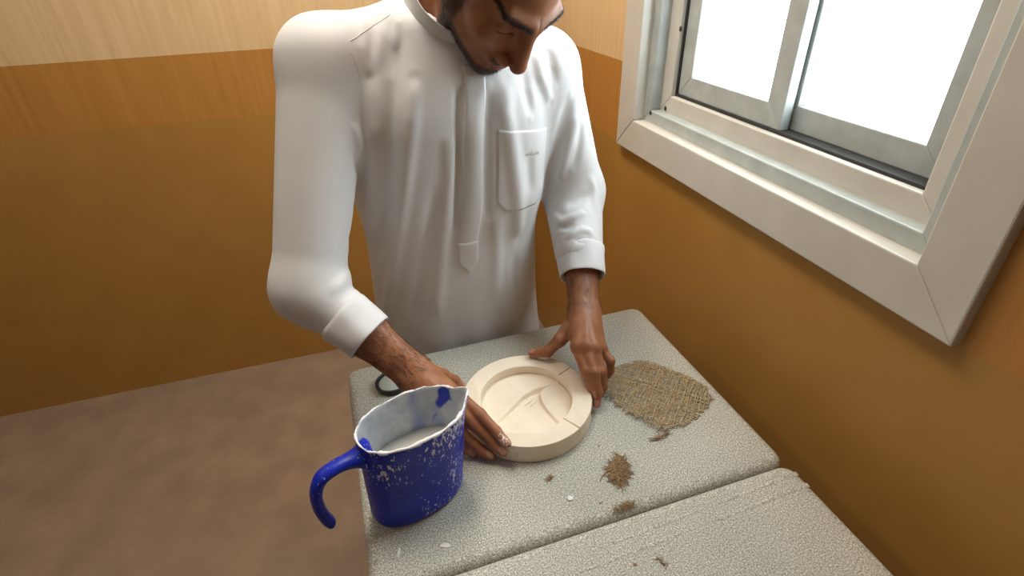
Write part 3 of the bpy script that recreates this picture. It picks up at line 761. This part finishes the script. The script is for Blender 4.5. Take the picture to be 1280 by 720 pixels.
def thobe_field(p):
    l, f, z = lfz(p)
    l0, f0, a, b = (np.interp(z, ZK, k).astype(np.float32) for k in (L0, F0, AA, BBk))
    x, y = np.abs((l - l0) / a), np.abs((f - f0) / b); e = 2.25
    rr = (x ** e + y ** e + 1e-9) ** (1 / e)
    r2 = np.sqrt((l - l0) ** 2 + (f - f0) ** 2)
    d = (rr - 1) * np.where(rr > .2, r2 / np.maximum(rr, .2), np.minimum(a, b))
    ang = np.arctan2(f - f0, l - l0); sk = np.clip((.85 - z) / .5, 0, 1)
    d = d - sk * .010 * np.sin(ang * 9 + 1.5 * np.sin(z * 3)) 
    d = smax(d, z - 1.425, .03); d = smax(d, .07 - z, .004)
    d = smin(d, cone(p, BP(.03, .045, 1.375), SH_L, .055, .070), .04)
    d = smin(d, cone(p, BP(-.03, .045, 1.385), SH_R, .055, .070), .04)
    d = smin(d, cone(p, BP(.085, .085, 1.24), BP(.095, .075, 1.10), .085, .07), .08)      # chest
    d = smin(d, cone(p, BP(-.085, .085, 1.24), BP(-.095, .075, 1.10), .085, .07), .08)
    sl = smin(cone(p, SH_L, EL_L, .076, .062), cone(p, EL_L + np.array([-.008, -.006, -.004]), CUF_L0 - LB * .004, .068, .0525), .03)
    sr = smin(cone(p, SH_R, EL_R, .073, .060), cone(p, EL_R, CUF_R0, .059, .0485), .03)
    d = smin(d, sl, .030); d = smin(d, sr, .030)
    for pts, w, h in SFOLDS:
        m = (np.abs(d) < .06) & (p > np.min(pts, 0) - 2.5 * w).all(1) & (p < np.max(pts, 0) + 2.5 * w).all(1)
        if m.any():
            e2 = np.minimum(((p[m] - pts[0]) ** 2).sum(1), ((p[m] - pts[-1]) ** 2).sum(1))
            d[m] -= h * np.exp(-(polydist(p[m], pts) / w) ** 2) * (1 - np.exp(-e2 / (2.4 * w) ** 2))
    d = d - front_folds(p, l, f, z)
    d = smax(d, -cone(p, CUF_L0, CUF_L1 + (CUF_L1 - CUF_L0), .0385, .04), .003)
    d = smax(d, -cone(p, CUF_R0, CUF_R1 + (CUF_R1 - CUF_R0), .0405, .042), .003)
    d = smax(d, -cone(p, NECK0, NK1, .064, .060), .004)
    return d
axL = (WR_L - EL_L) / np.linalg.norm(WR_L - EL_L); axR = (WR_R - EL_R) / np.linalg.norm(WR_R - EL_R)
CUF_L1 = EL_L + axL * .218; CUF_L0 = EL_L + axL * .155
CUF_R1 = EL_R + axR * .140; CUF_R0 = EL_R + axR * .080
#FOLDDATA
SFOLDS += [
    ([(-0.147, 0.930, 1.333), (-0.159, 0.910, 1.268), (-0.179, 0.913, 1.184), (-0.209, 0.930, 1.069), (-0.254, 0.978, 0.918), (-0.295, 1.008, 0.794)], 0.011, 0.0123),
    ([(-0.221, 0.931, 1.335), (-0.226, 0.913, 1.256), (-0.249, 0.930, 1.151), (-0.297, 1.006, 1.000)], 0.010, 0.0094),
    ([(-0.178, 0.961, 1.396), (-0.184, 0.928, 1.329), (-0.201, 0.908, 1.229), (-0.237, 0.931, 1.103), (-0.292, 1.004, 0.944)], 0.012, -0.0094),
    ([(-0.128, 0.932, 1.146), (-0.158, 0.942, 1.045), (-0.193, 0.966, 0.923), (-0.225, 0.978, 0.813)], 0.013, -0.0080),
    ([(-0.099, 0.929, 1.248), (-0.108, 0.938, 1.158), (-0.125, 0.949, 1.058), (-0.149, 0.968, 0.940), (-0.171, 0.976, 0.812)], 0.012, 0.0072),
    ([(-0.177, 1.019, 1.438), (-0.174, 0.967, 1.407), (-0.179, 0.944, 1.362)], 0.006, 0.0058),
    ([(-0.199, 0.975, 1.413), (-0.204, 0.949, 1.374), (-0.210, 0.932, 1.335)], 0.008, 0.0043),
    ([(-0.229, 0.978, 1.419), (-0.227, 0.940, 1.376), (-0.225, 0.928, 1.330)], 0.007, 0.0058),
    ([(-0.078, 0.946, 1.322), (-0.083, 0.935, 1.246), (-0.092, 0.945, 1.155), (-0.106, 0.963, 1.033)], 0.008, -0.0087),
    ([(-0.053, 0.950, 1.308), (-0.060, 0.943, 1.229), (-0.069, 0.956, 1.135), (-0.085, 0.971, 1.028), (-0.096, 0.979, 0.951)], 0.020, 0.0072),
    ([(-0.029, 0.958, 1.312), (-0.037, 0.947, 1.255), (-0.042, 0.956, 1.165), (-0.047, 0.978, 1.042)], 0.010, -0.0058),
    ([(-0.000, 0.975, 1.321), (-0.002, 0.959, 1.264), (0.008, 0.969, 1.189), (0.015, 0.988, 1.104), (0.017, 1.034, 0.975)], 0.013, 0.0087),
    ([(0.029, 1.009, 1.340), (0.035, 0.990, 1.297), (0.044, 0.988, 1.242)], 0.009, -0.0072),
    ([(0.053, 1.036, 1.353), (0.063, 1.019, 1.311), (0.082, 1.028, 1.259)], 0.008, 0.0072),
    ([(0.076, 1.049, 1.360), (0.084, 1.032, 1.328), (0.090, 1.030, 1.287)], 0.008, -0.0058),
    ([(0.038, 0.988, 1.198), (0.041, 1.001, 1.139), (0.044, 1.018, 1.073)], 0.012, -0.0058),
    ([(-0.027, 0.975, 1.077), (-0.029, 1.006, 0.953), (-0.041, 1.015, 0.824)], 0.014, 0.0058),
    ([(0.006, 1.028, 0.959), (0.009, 1.044, 0.847), (0.009, 1.048, 0.755)], 0.012, -0.0058),
    ([(0.123, 1.054, 1.270), (0.112, 1.054, 1.222), (0.100, 1.063, 1.165), (0.091, 1.082, 1.108), (0.085, 1.102, 1.065)], 0.011, -0.0116),
    ([(0.139, 1.069, 1.233), (0.127, 1.064, 1.188), (0.116, 1.070, 1.137), (0.104, 1.088, 1.082)], 0.008, 0.0087),
    ([(0.150, 1.080, 1.214), (0.145, 1.075, 1.160), (0.133, 1.077, 1.108)], 0.008, -0.0058),
    ([(0.092, 1.076, 1.014), (0.110, 1.043, 1.011), (0.136, 1.039, 1.024), (0.163, 1.050, 1.031)], 0.006, 0.0101),
    ([(0.097, 1.049, 0.998), (0.119, 1.028, 1.005), (0.142, 1.027, 1.014)], 0.006, -0.0072),
    ([(0.113, 1.010, 0.984), (0.131, 1.011, 0.998), (0.151, 1.016, 1.004), (0.166, 1.015, 0.999), (0.174, 1.007, 0.987)], 0.006, 0.0101),
    ([(0.116, 1.059, 1.032), (0.146, 1.067, 1.049), (0.179, 1.088, 1.062)], 0.010, -0.0087),
    ([(0.130, 0.997, 0.985), (0.150, 0.997, 0.989), (0.166, 0.996, 0.984)], 0.005, -0.0058),
    ([(0.174, 1.096, 1.100), (0.186, 1.091, 1.057), (0.187, 1.055, 1.017)], 0.008, 0.0058),
    ([(-0.255, 0.899, 1.273), (-0.253, 0.904, 1.239), (-0.254, 0.914, 1.208)], 0.007, 0.0072),
    ([(-0.260, 0.888, 1.230), (-0.260, 0.898, 1.199), (-0.277, 0.948, 1.144)], 0.007, -0.0087),
    ([(-0.275, 0.775, 1.006), (-0.261, 0.780, 0.994)], 0.007, -0.0058),
]
SFOLDS = [(np.array(a, np.float32), w, h) for a, w, h in SFOLDS]
def sleeve_ring(a, b, s0, ds, r, a0, a1, w, h):
    """a crease running part-way round a sleeve from a to b, slanting by ds along it"""
    a, b = np.asarray(a), np.asarray(b); t = (b - a) / np.linalg.norm(b - a); x = np.cross(t, [0, 0, 1.]); x /= np.linalg.norm(x); y = np.cross(t, x)
    an = np.radians(np.linspace(a0, a1, 7)); u = np.linspace(0, 1, 7)
    return (np.array([a + t * (s0 + ds * k) + (x * math.cos(q) + y * math.sin(q)) * r for q, k in zip(an, u)], np.float32), w, h)
SFOLDS += [sleeve_ring(SH_R, EL_R, .17, .09, .066, 0, 150, .014, .004), sleeve_ring(SH_R, EL_R, .21, .09, .065, 20, 170, .012, -.004),
           sleeve_ring(SH_R, EL_R, .10, .10, .070, 30, 120, .012, .006), sleeve_ring(SH_R, EL_R, .13, .10, .069, 40, 130, .010, -.006),
           sleeve_ring(EL_R, CUF_R0, .02, .03, .058, 150, 300, .008, .006), sleeve_ring(EL_R, CUF_R0, .05, .02, .054, 160, 290, .007, -.005), sleeve_ring(EL_R, CUF_R0, .045, -.02, .054, 20, 140, .008, .005)]
# --- build the person
person_parts = []
fL, tipsL = arm_field(HAND_L, WR_L, EL_L); fR, tipsR = arm_field(HAND_R, WR_R, EL_R)
def bbox(pts, pad): P = np.array(pts); return P.min(0) - pad, P.max(0) + pad
segs = []
lo, hi = bbox([q for v in HAND_L.values() for q in v] + [WR_L, EL_L], .05); V, Q = mesh_field(fL, lo, hi, .0019); segs.append(('L', V, Q))
lo, hi = bbox([q for v in HAND_R.values() for q in v] + [WR_R, EL_R], .05); V, Q = mesh_field(fR, lo, hi, .0019); segs.append(('R', V, Q))
lo, hi = bbox([HC, NECK0], .16); V, Q = mesh_field(head_field, lo, hi, .0021); segs.append(('H', V, Q))
def core_field(p):
    l, f, z = lfz(p)
    l0, f0, a, b = (np.interp(z, ZK, k).astype(np.float32) for k in (L0, F0, AA, BBk))
    rr = np.sqrt(((l - l0) / a) ** 2 + ((f - f0) / b) ** 2); d = (rr - .80) * np.minimum(a, b)
    d = smax(d, .86 - z, .05); d = smax(d, z - 1.37, .03)
    d = smin(d, cone(p, NECK0, BP(.005, .06, 1.30), .055, .07), .03)
    for s, sh, el in ((1, SH_L, EL_L), (-1, SH_R, EL_R)):
        d = smin(d, cone(p, BP(.05 * s, .06, 1.33), sh, .045, .048), .03); d = smin(d, cone(p, sh, el, .048, .042), .02)
        hip, kn, an = BP(.085 * s, -.01, .90), BP(.095 * s, .005, .48), BP(.10 * s, -.03, .09)
        d = smin(d, cone(p, hip, kn, .082, .056), .03); d = smin(d, cone(p, kn, an, .055, .036), .02)
        d = smin(d, cone(p, BP(.10 * s, -.05, .045), BP(.115 * s, .12, .035), .034, .026), .02)
    return d
lo, hi = bbox([BP(-.36, -.2, 0), BP(.36, .3, 0), BP(-.36, .3, 1.46), BP(.36, -.2, 1.46)], .03); V, Q = mesh_field(core_field, lo, hi, .009); segs.append(('C', V, Q))
AV, AQ, AT = [], [], {k: [] for k in ('beard', 'lip', 'nail', 'red', 'dust')}; off = 0
HEADV = None
for nm, V, Q in segs:
    n = len(V); at = {k: np.zeros(n) for k in AT}
    if nm in 'LR':
        _, Nn = field_grad(fL if nm == 'L' else fR, V)
        at['nail'], at['red'], at['dust'] = hand_attrs(V, Nn, tipsL if nm == 'L' else tipsR, None if nm == 'L' else np.array(HAND_R['index'][3]) + np.array([-.004, .004, .006]))
    if nm == 'H':
        q = to_head(V.astype(np.float32)).astype(float); ax = np.abs(q[:, 0]); y, z = q[:, 1], q[:, 2]
        # jaw line beard, moustache and chin, in head coordinates
        side = np.clip((y + .004) / .008, 0, 1) * np.clip((.030 - y) / .010, 0, 1) * np.clip((ax - .050) / .008, 0, 1) * np.clip((.05 - z) / .01, 0, 1) * np.clip((z + .085) / .01, 0, 1)
        line = -.046 - .50 * np.clip(y, 0, .09)                         # upper border of the beard along the jaw
        jaw = np.clip((line - z) / .012, 0, 1) * np.clip((y + .012) / .012, 0, 1) * np.clip((z + .135) / .012, 0, 1)
        chin = np.clip((-.088 - z) / .006, 0, 1) * np.clip((y - .045) / .01, 0, 1) * np.clip((.036 - ax) / .008, 0, 1)
        mou = np.clip((-.0545 - z) / .004, 0, 1) * np.clip((z + .0655 + .25 * np.clip(ax - .012, 0, 1)) / .003, 0, 1) * np.clip((y - .07) / .01, 0, 1) * np.clip((.032 - ax) / .005, 0, 1)
        cor = np.clip(1 - np.hypot(ax - .030, z + .079) / .012, 0, 1) * (y > .06)
        brow = np.clip(1.1 - np.abs(z - (.0205 + .20 * np.clip(ax - .012, 0, .06) - 2.2 * np.clip(ax - .040, 0, 1) ** 2)) / .0068, 0, 1) * np.clip((ax - .007) / .004, 0, 1) * np.clip((.064 - ax) / .008, 0, 1) * (y > .03)
        lash = np.clip(1.2 - np.hypot((z + .006) / .0024, 0), 0, 1) * np.clip((.016 - np.abs(ax - .033)) / .003, 0, 1) * (y > .06)
        hairm = np.clip((z - (.070 - .55 * np.clip(.06 - y, 0, .2)) ) / .008, 0, 1) * (z > .0)
        at['beard'] = np.clip(np.maximum.reduce([side * .9, jaw, chin, mou * .75, cor * .5, brow, lash, hairm]), 0, 1)
        at['lip'] = np.clip(1.25 - np.hypot(ax / .024, (z + .0735) / .0115), 0, .25) * 4 * (y > .08)
        at['red'] = np.clip(1 - np.linalg.norm(q - np.array([0, .115, -.045]), axis=1) / .03, 0, 1) * .6
        HEADV = (V, q, at['beard'].copy(), brow, np.maximum.reduce([jaw, chin, side * .8, mou * .6]))
    AV.append(V); AQ.append(Q + off); off += n
    for k in AT: AT[k].append(at[k])
person = np_mesh('person', np.concatenate(AV), np.concatenate(AQ), M['skin'], None, {k: np.concatenate(v) for k, v in AT.items()})
tag(person, 'bearded man in a white thobe bending over the desk, holding the mold', 'person')

lo, hi = bbox([BP(-.38, -.3, .05), BP(.40, .3, .05), BP(-.38, .32, 1.45), BP(.40, -.3, 1.45)], .0)
V, Q = mesh_field(thobe_field, lo, hi, .0040)
thobe = np_mesh('thobe', V, Q, M['cloth'], person); thobe['label'] = 'long white cotton thobe'

# pieces that lie on the cloth
def front_hit(l, z, fstart=.36):
    l = np.atleast_1d(l); z = np.atleast_1d(z)
    P = np.array([BP(a, fstart, b) for a, b in zip(l, z)]); dirn = -FB
    for _ in range(70):
        d = thobe_field(P.astype(np.float32)); P = P + dirn * (d * .7)[:, None]
    return P
def patch(name, fn, nu, nv, off, mat, parent, th=.0012):
    """fn(u, v) -> (l, z); a cloth patch laid over the front of the thobe"""
    uv = [(i / nu, j / nv) for j in range(nv + 1) for i in range(nu + 1)]; lz = np.array([fn(u, v) for u, v in uv])
    P = front_hit(lz[:, 0], lz[:, 1]); _, G = field_grad(thobe_field, P, 2e-3)
    edge = np.array([0. if (u in (0., 1.) or v in (0., 1.)) else 1. for u, v in uv])
    T = P + G * (off + th * edge)[:, None]; Bt = P - G * .003
    n = (nu + 1) * (nv + 1); V = np.concatenate([T, Bt]); Fc = []
    for j in range(nv):
        for i in range(nu): k = j * (nu + 1) + i; Fc.append((k, k + 1, k + nu + 2, k + nu + 1))
    rim = [i for i in range(nu + 1)] + [j * (nu + 1) + nu for j in range(1, nv + 1)] + [nv * (nu + 1) + i for i in range(nu - 1, -1, -1)] + [j * (nu + 1) for j in range(nv - 1, 0, -1)]
    for a, b_ in zip(rim, rim[1:] + rim[:1]): Fc.append((a, a + n, b_ + n, b_))
    bm = bmesh.new(); vs = [bm.verts.new(v) for v in V]
    for f_ in Fc: bm.faces.new([vs[i] for i in f_])
    return bmobj(name, bm, mat, parent, True)
def placket_fn(u, v):
    z = 1.345 - (1.345 - 1.000) * v; c = .002 + .026 * (z - .94) / .38 + .0025 * math.sin(z * 30); w = .0175 + .002 * v
    return (c + (u - .5) * 2 * w, z)
placket = patch('placket', placket_fn, 14, 70, .0022, M['cloth'], thobe)
def tip_fn(u, v):
    z0 = 1.008; zt = .957 - .0 ; drop = .030 * (1 - abs(2 * u - 1)) 
    return (.003 + (u - .5) * 2 * .0205, z0 - v * (z0 - zt + drop))
patch('placket_tab', tip_fn, 14, 10, .0036, M['cloth'], placket)
PK = [(.064, 1.236), (.176, 1.214), (.176, 1.058), (.064, 1.066)]
def pocket_fn(u, v):
    cut = .024 * max(0, (v - .87) / .13); uu = u
    l0_ = PK[0][0] + (PK[3][0] - PK[0][0]) * v; l1_ = PK[1][0] + (PK[2][0] - PK[1][0]) * v
    z0_ = PK[0][1] + (PK[3][1] - PK[0][1]) * v; z1_ = PK[1][1] + (PK[2][1] - PK[1][1]) * v
    l0_ += cut * .8; l1_ -= cut * .8
    return (l0_ + (l1_ - l0_) * uu, z0_ + (z1_ - z0_) * uu)
pocket = patch('chest_pocket', pocket_fn, 30, 38, .0012, M['cloth'], thobe, .0006)
def seam(name, pts3, r, mat, parent, n=40, lift=.0):
    P = np.array(spline([tuple(p) for p in pts3], n // (len(pts3) - 1)))
    for _ in range(12):
        d, G = field_grad(thobe_field, P, 2e-3); P = P - G * (d * .8)[:, None]
    d, G = field_grad(thobe_field, P, 2e-3); P = P + G * lift
    return tube(name, [tuple(p) for p in P], r, mat, parent, 6)
# embroidered mark on the pocket: a row of small upright stitches
mk_l = np.linspace(.122, .152, 9); st = []
for i, l_ in enumerate(mk_l):
    h = [.007, .005, .008, .006, .009, .005, .008, .009, .008][i]; P = front_hit([l_, l_ + .0008], [1.176 - .2 * (l_ - .12), 1.176 - .2 * (l_ - .12) + h])
    _, G = field_grad(thobe_field, P, 2e-3); P = P + G * .0019; st.append(tube_geo([tuple(P[0]), tuple((P[0] + P[1]) / 2 + G[0] * .0004), tuple(P[1])], .0006, 5))
mk('embroidery', *join_geo(st), M['thread'], pocket)
# cuffs: turned bands around the sleeve ends
def cuff(a, b, r0, r1, name='cuff'):
    a, b = Vector(a), Vector(b); t = (b - a).normalized(); x = t.cross(Vector((0, 0, 1))).normalized(); y = t.cross(x); L = (b - a).length; n = 56; V, Fc = [], []
    prof = [(-.004, r0 - .004), (-.001, r0), (.10 * L, r0 + .0004)] + [(L * u, r0 + (r1 - r0) * u) for u in (.3, .5, .7, .9)] + [(L - .0015, r1), (L, r1 - .0012), (L - .001, r1 - .003), (L * .7, r1 - .004), (0, r0 - .006)]
    for s, r in prof:
        for k in range(n):
            th = 2 * math.pi * k / n; rr_ = r + .0011 * math.sin(3 * th + s * 60) + .0006 * math.sin(7 * th + 2); V.append(a + t * s + (x * math.cos(th) * 1.02 + y * math.sin(th) * .98) * rr_)
    for i in range(len(prof) - 1):
        for k in range(n): Fc.append((i * n + k, i * n + (k + 1) % n, (i + 1) * n + (k + 1) % n, (i + 1) * n + k))
    bm = bmesh.new(); vs = [bm.verts.new(v) for v in V]
    for f_ in Fc: bm.faces.new([vs[i] for i in f_])
    return bmobj(name, bm, M['cloth'], thobe, True)
cuff(CUF_L0 - axL * .002, CUF_L1, .0520, .0470)
cuff(CUF_R0 - axR * .002, CUF_R1, .0510, .0470)
# stand collar, open at the front
_c0 = BP(.012, .082, 1.398); cx_ = Vector(_c0); cax = Vector(BP(.012, .082 + .60, 1.398 + .80) - _c0).normalized(); fx = Vector(FB); fx = (fx - cax * fx.dot(cax)).normalized(); lx_ = cax.cross(fx)
n = 90; V, Fc = [], []
prof = [(.0770, -.036), (.0755, -.016), (.0735, .000), (.0700, .018), (.0645, .050), (.0636, .0525), (.0624, .0515), (.0680, .018), (.0715, .0), (.0735, -.016), (.0750, -.036)]
for r, h in prof:
    for k in range(n + 1):
        th = math.radians(5) + (2 * math.pi - math.radians(10)) * k / n; dip = .012 * max(0, math.cos(th)) ** 6 * (h > .01)
        V.append(cx_ + (fx * math.cos(th) * 1.20 + lx_ * math.sin(th)) * (r + .0012 * math.sin(5 * th)) + cax * (h - dip + .010 + .022 * (1 - math.cos(th))))
m_ = n + 1
for i in range(len(prof) - 1):
    for k in range(n): Fc.append((i * m_ + k, i * m_ + k + 1, (i + 1) * m_ + k + 1, (i + 1) * m_ + k))
for k in (0, n): Fc.append(tuple(i * m_ + k for i in range(len(prof))))
bm = bmesh.new(); vs = [bm.verts.new(v) for v in V]
for f_ in Fc: bm.faces.new([vs[i] for i in f_])
bmobj('collar', bm, M['cloth'], thobe, True)
#SEAMS
seam('yoke_seam', [(-0.2440, 0.9310, 1.3886), (-0.2313, 0.9468, 1.3944), (-0.2143, 0.9659, 1.4047), (-0.1849, 0.9812, 1.4200)], .0009, M['cloth'], thobe, 40, -.0002)
seam('armhole_seam', [(-0.2438, 0.9227, 1.3722), (-0.2377, 0.9229, 1.3493), (-0.2368, 0.9191, 1.3130), (-0.2447, 0.9108, 1.2569), (-0.2548, 0.9122, 1.2086)], .0009, M['cloth'], thobe, 40, -.0002)
# hair, beard and brow strands
Vh, qh, bh, browm, beardm = HEADV
def hair_field(p):
    q = to_head(p); d = ell(q, (0, -.017, .034), (.081, .1005, .096))
    y, z = q[:, 1], q[:, 2]
    line = (.072 - .55 * np.clip(.06 - y, 0, .2)) - z
    d = smax(d, line, .006); d = d + .0008 * np.sin(q[:, 0] * 130 + 3 * np.sin(q[:, 1] * 60)) * np.sin(q[:, 1] * 90 + 2)
    return d * HS
lo, hi = bbox([HC], .16); V, Q = mesh_field(hair_field, lo, hi, .004); hair = np_mesh('hair', V, Q, M['hair'], person)
HAIRV = V
_, Nh = field_grad(head_field, Vh)
def strands(name, weight, count, L0_, L1_, r, dirfn, lay=.45):
    w = np.clip(weight, 0, 1) ** 1.5; idx = rng.choice(len(Vh), count, p=w / w.sum()); g = []
    for i in idx:
        p = Vh[i] + rng.normal(0, .0008, 3); n_ = Nh[i]; t = HR @ dirfn(qh[i]); t = t - n_ * (t @ n_); t /= max(np.linalg.norm(t), 1e-6)
        d = n_ * lay + t + rng.normal(0, .22, 3); d /= np.linalg.norm(d); L = rng.uniform(L0_, L1_); m = p + d * L * .5; e = p + (d * .75 + t * .25) * L
        a = np.cross(d, [.3, .5, .8]); a /= np.linalg.norm(a); b_ = np.cross(d, a)
        ring = lambda c, rr_: [c + (a * math.cos(k * 2.094) + b_ * math.sin(k * 2.094)) * rr_ for k in range(3)]
        g.append((ring(p - n_ * .0008, r) + ring(m, r * .8) + [e], [(0, 1, 4, 3), (1, 2, 5, 4), (2, 0, 3, 5), (3, 4, 6), (4, 5, 6), (5, 3, 6)]))
    return mk(name, *join_geo(g), M['hair'], person)
_, Nhair = field_grad(hair_field, HAIRV);
_sv = (Vh, qh, Nh)
Vh, Nh, qh = HAIRV, Nhair, to_head(HAIRV.astype(np.float32)).astype(float)
hs = strands('hair_strands', np.ones(len(Vh)), 6500, .005, .011, .00028, lambda q: np.array([.25 * np.sign(q[0]), -1., -.5 + 1.2 * (q[1] > .05)]), .55)
hs.parent = hair
Vh, qh, Nh = _sv
strands('beard', beardm, 5200, .003, .0075, .00016, lambda q: np.array([0, .25, -1.]))
strands('eyebrows', browm, 1500, .004, .009, .00018, lambda q: np.array([math.copysign(1, q[0]), -.2, .25]), .3)
# dark hairs on the forearms
def arm_hair(fld, wr, el, other, count):
    ax = (el - wr) / np.linalg.norm(el - wr); g = []
    P = []
    for _ in range(count):
        t = rng.uniform(.0, .13); a = rng.normal(0, 1, 3); a -= ax * (a @ ax); a /= np.linalg.norm(a)
        if a[2] < -.3: continue
        P.append(wr + ax * t + a * .05)
    P = np.array(P)
    for _ in range(8):
        d, G = field_grad(fld, P); P = P - G * (d * .9)[:, None]
    for p, n_ in zip(P, G):
        t = -ax + rng.normal(0, .35, 3); t -= n_ * (t @ n_); t /= np.linalg.norm(t); L = rng.uniform(.007, .015); r = .00015
        d = t + n_ * .22; m = p + d * L * .5; e = p + t * L + n_ * .0012
        a = np.cross(d, n_); a /= np.linalg.norm(a)
        g.append(([p - a * r, p + a * r, p + n_ * r, m - a * r * .8, m + a * r * .8, m + n_ * r, e], [(0, 1, 4, 3), (1, 2, 5, 4), (2, 0, 3, 5), (3, 4, 6), (4, 5, 6), (5, 3, 6)]))
    mk('arm_hair', *join_geo(g), M['hair'], person)
arm_hair(fL, WR_L, EL_L, None, 1300); arm_hair(fR, WR_R, EL_R, None, 1700)
# sandals under the hem
for s in (1, -1):
    sd = bmobj('sandal', box_bm((-.045, -.10, 0), (.045, .165, .014), None, .006), M['leather'], person)
    R_ = Matrix(((LB[0], FB[0], 0), (LB[1], FB[1], 0), (0, 0, 1)))
    c = Vector(BP(.107 * s, 0, 0))
    for v in sd.data.vertices: v.co = R_ @ v.co + c
    sp_ = [BP(.107 * s + .042 * math.cos(a), .06 + .01 * math.cos(a), .012 + .060 * math.sin(a)) for a in np.linspace(0, math.pi, 12)]
    tube('strap', [tuple(q) for q in sp_], .007, M['leather'], sd, 6)
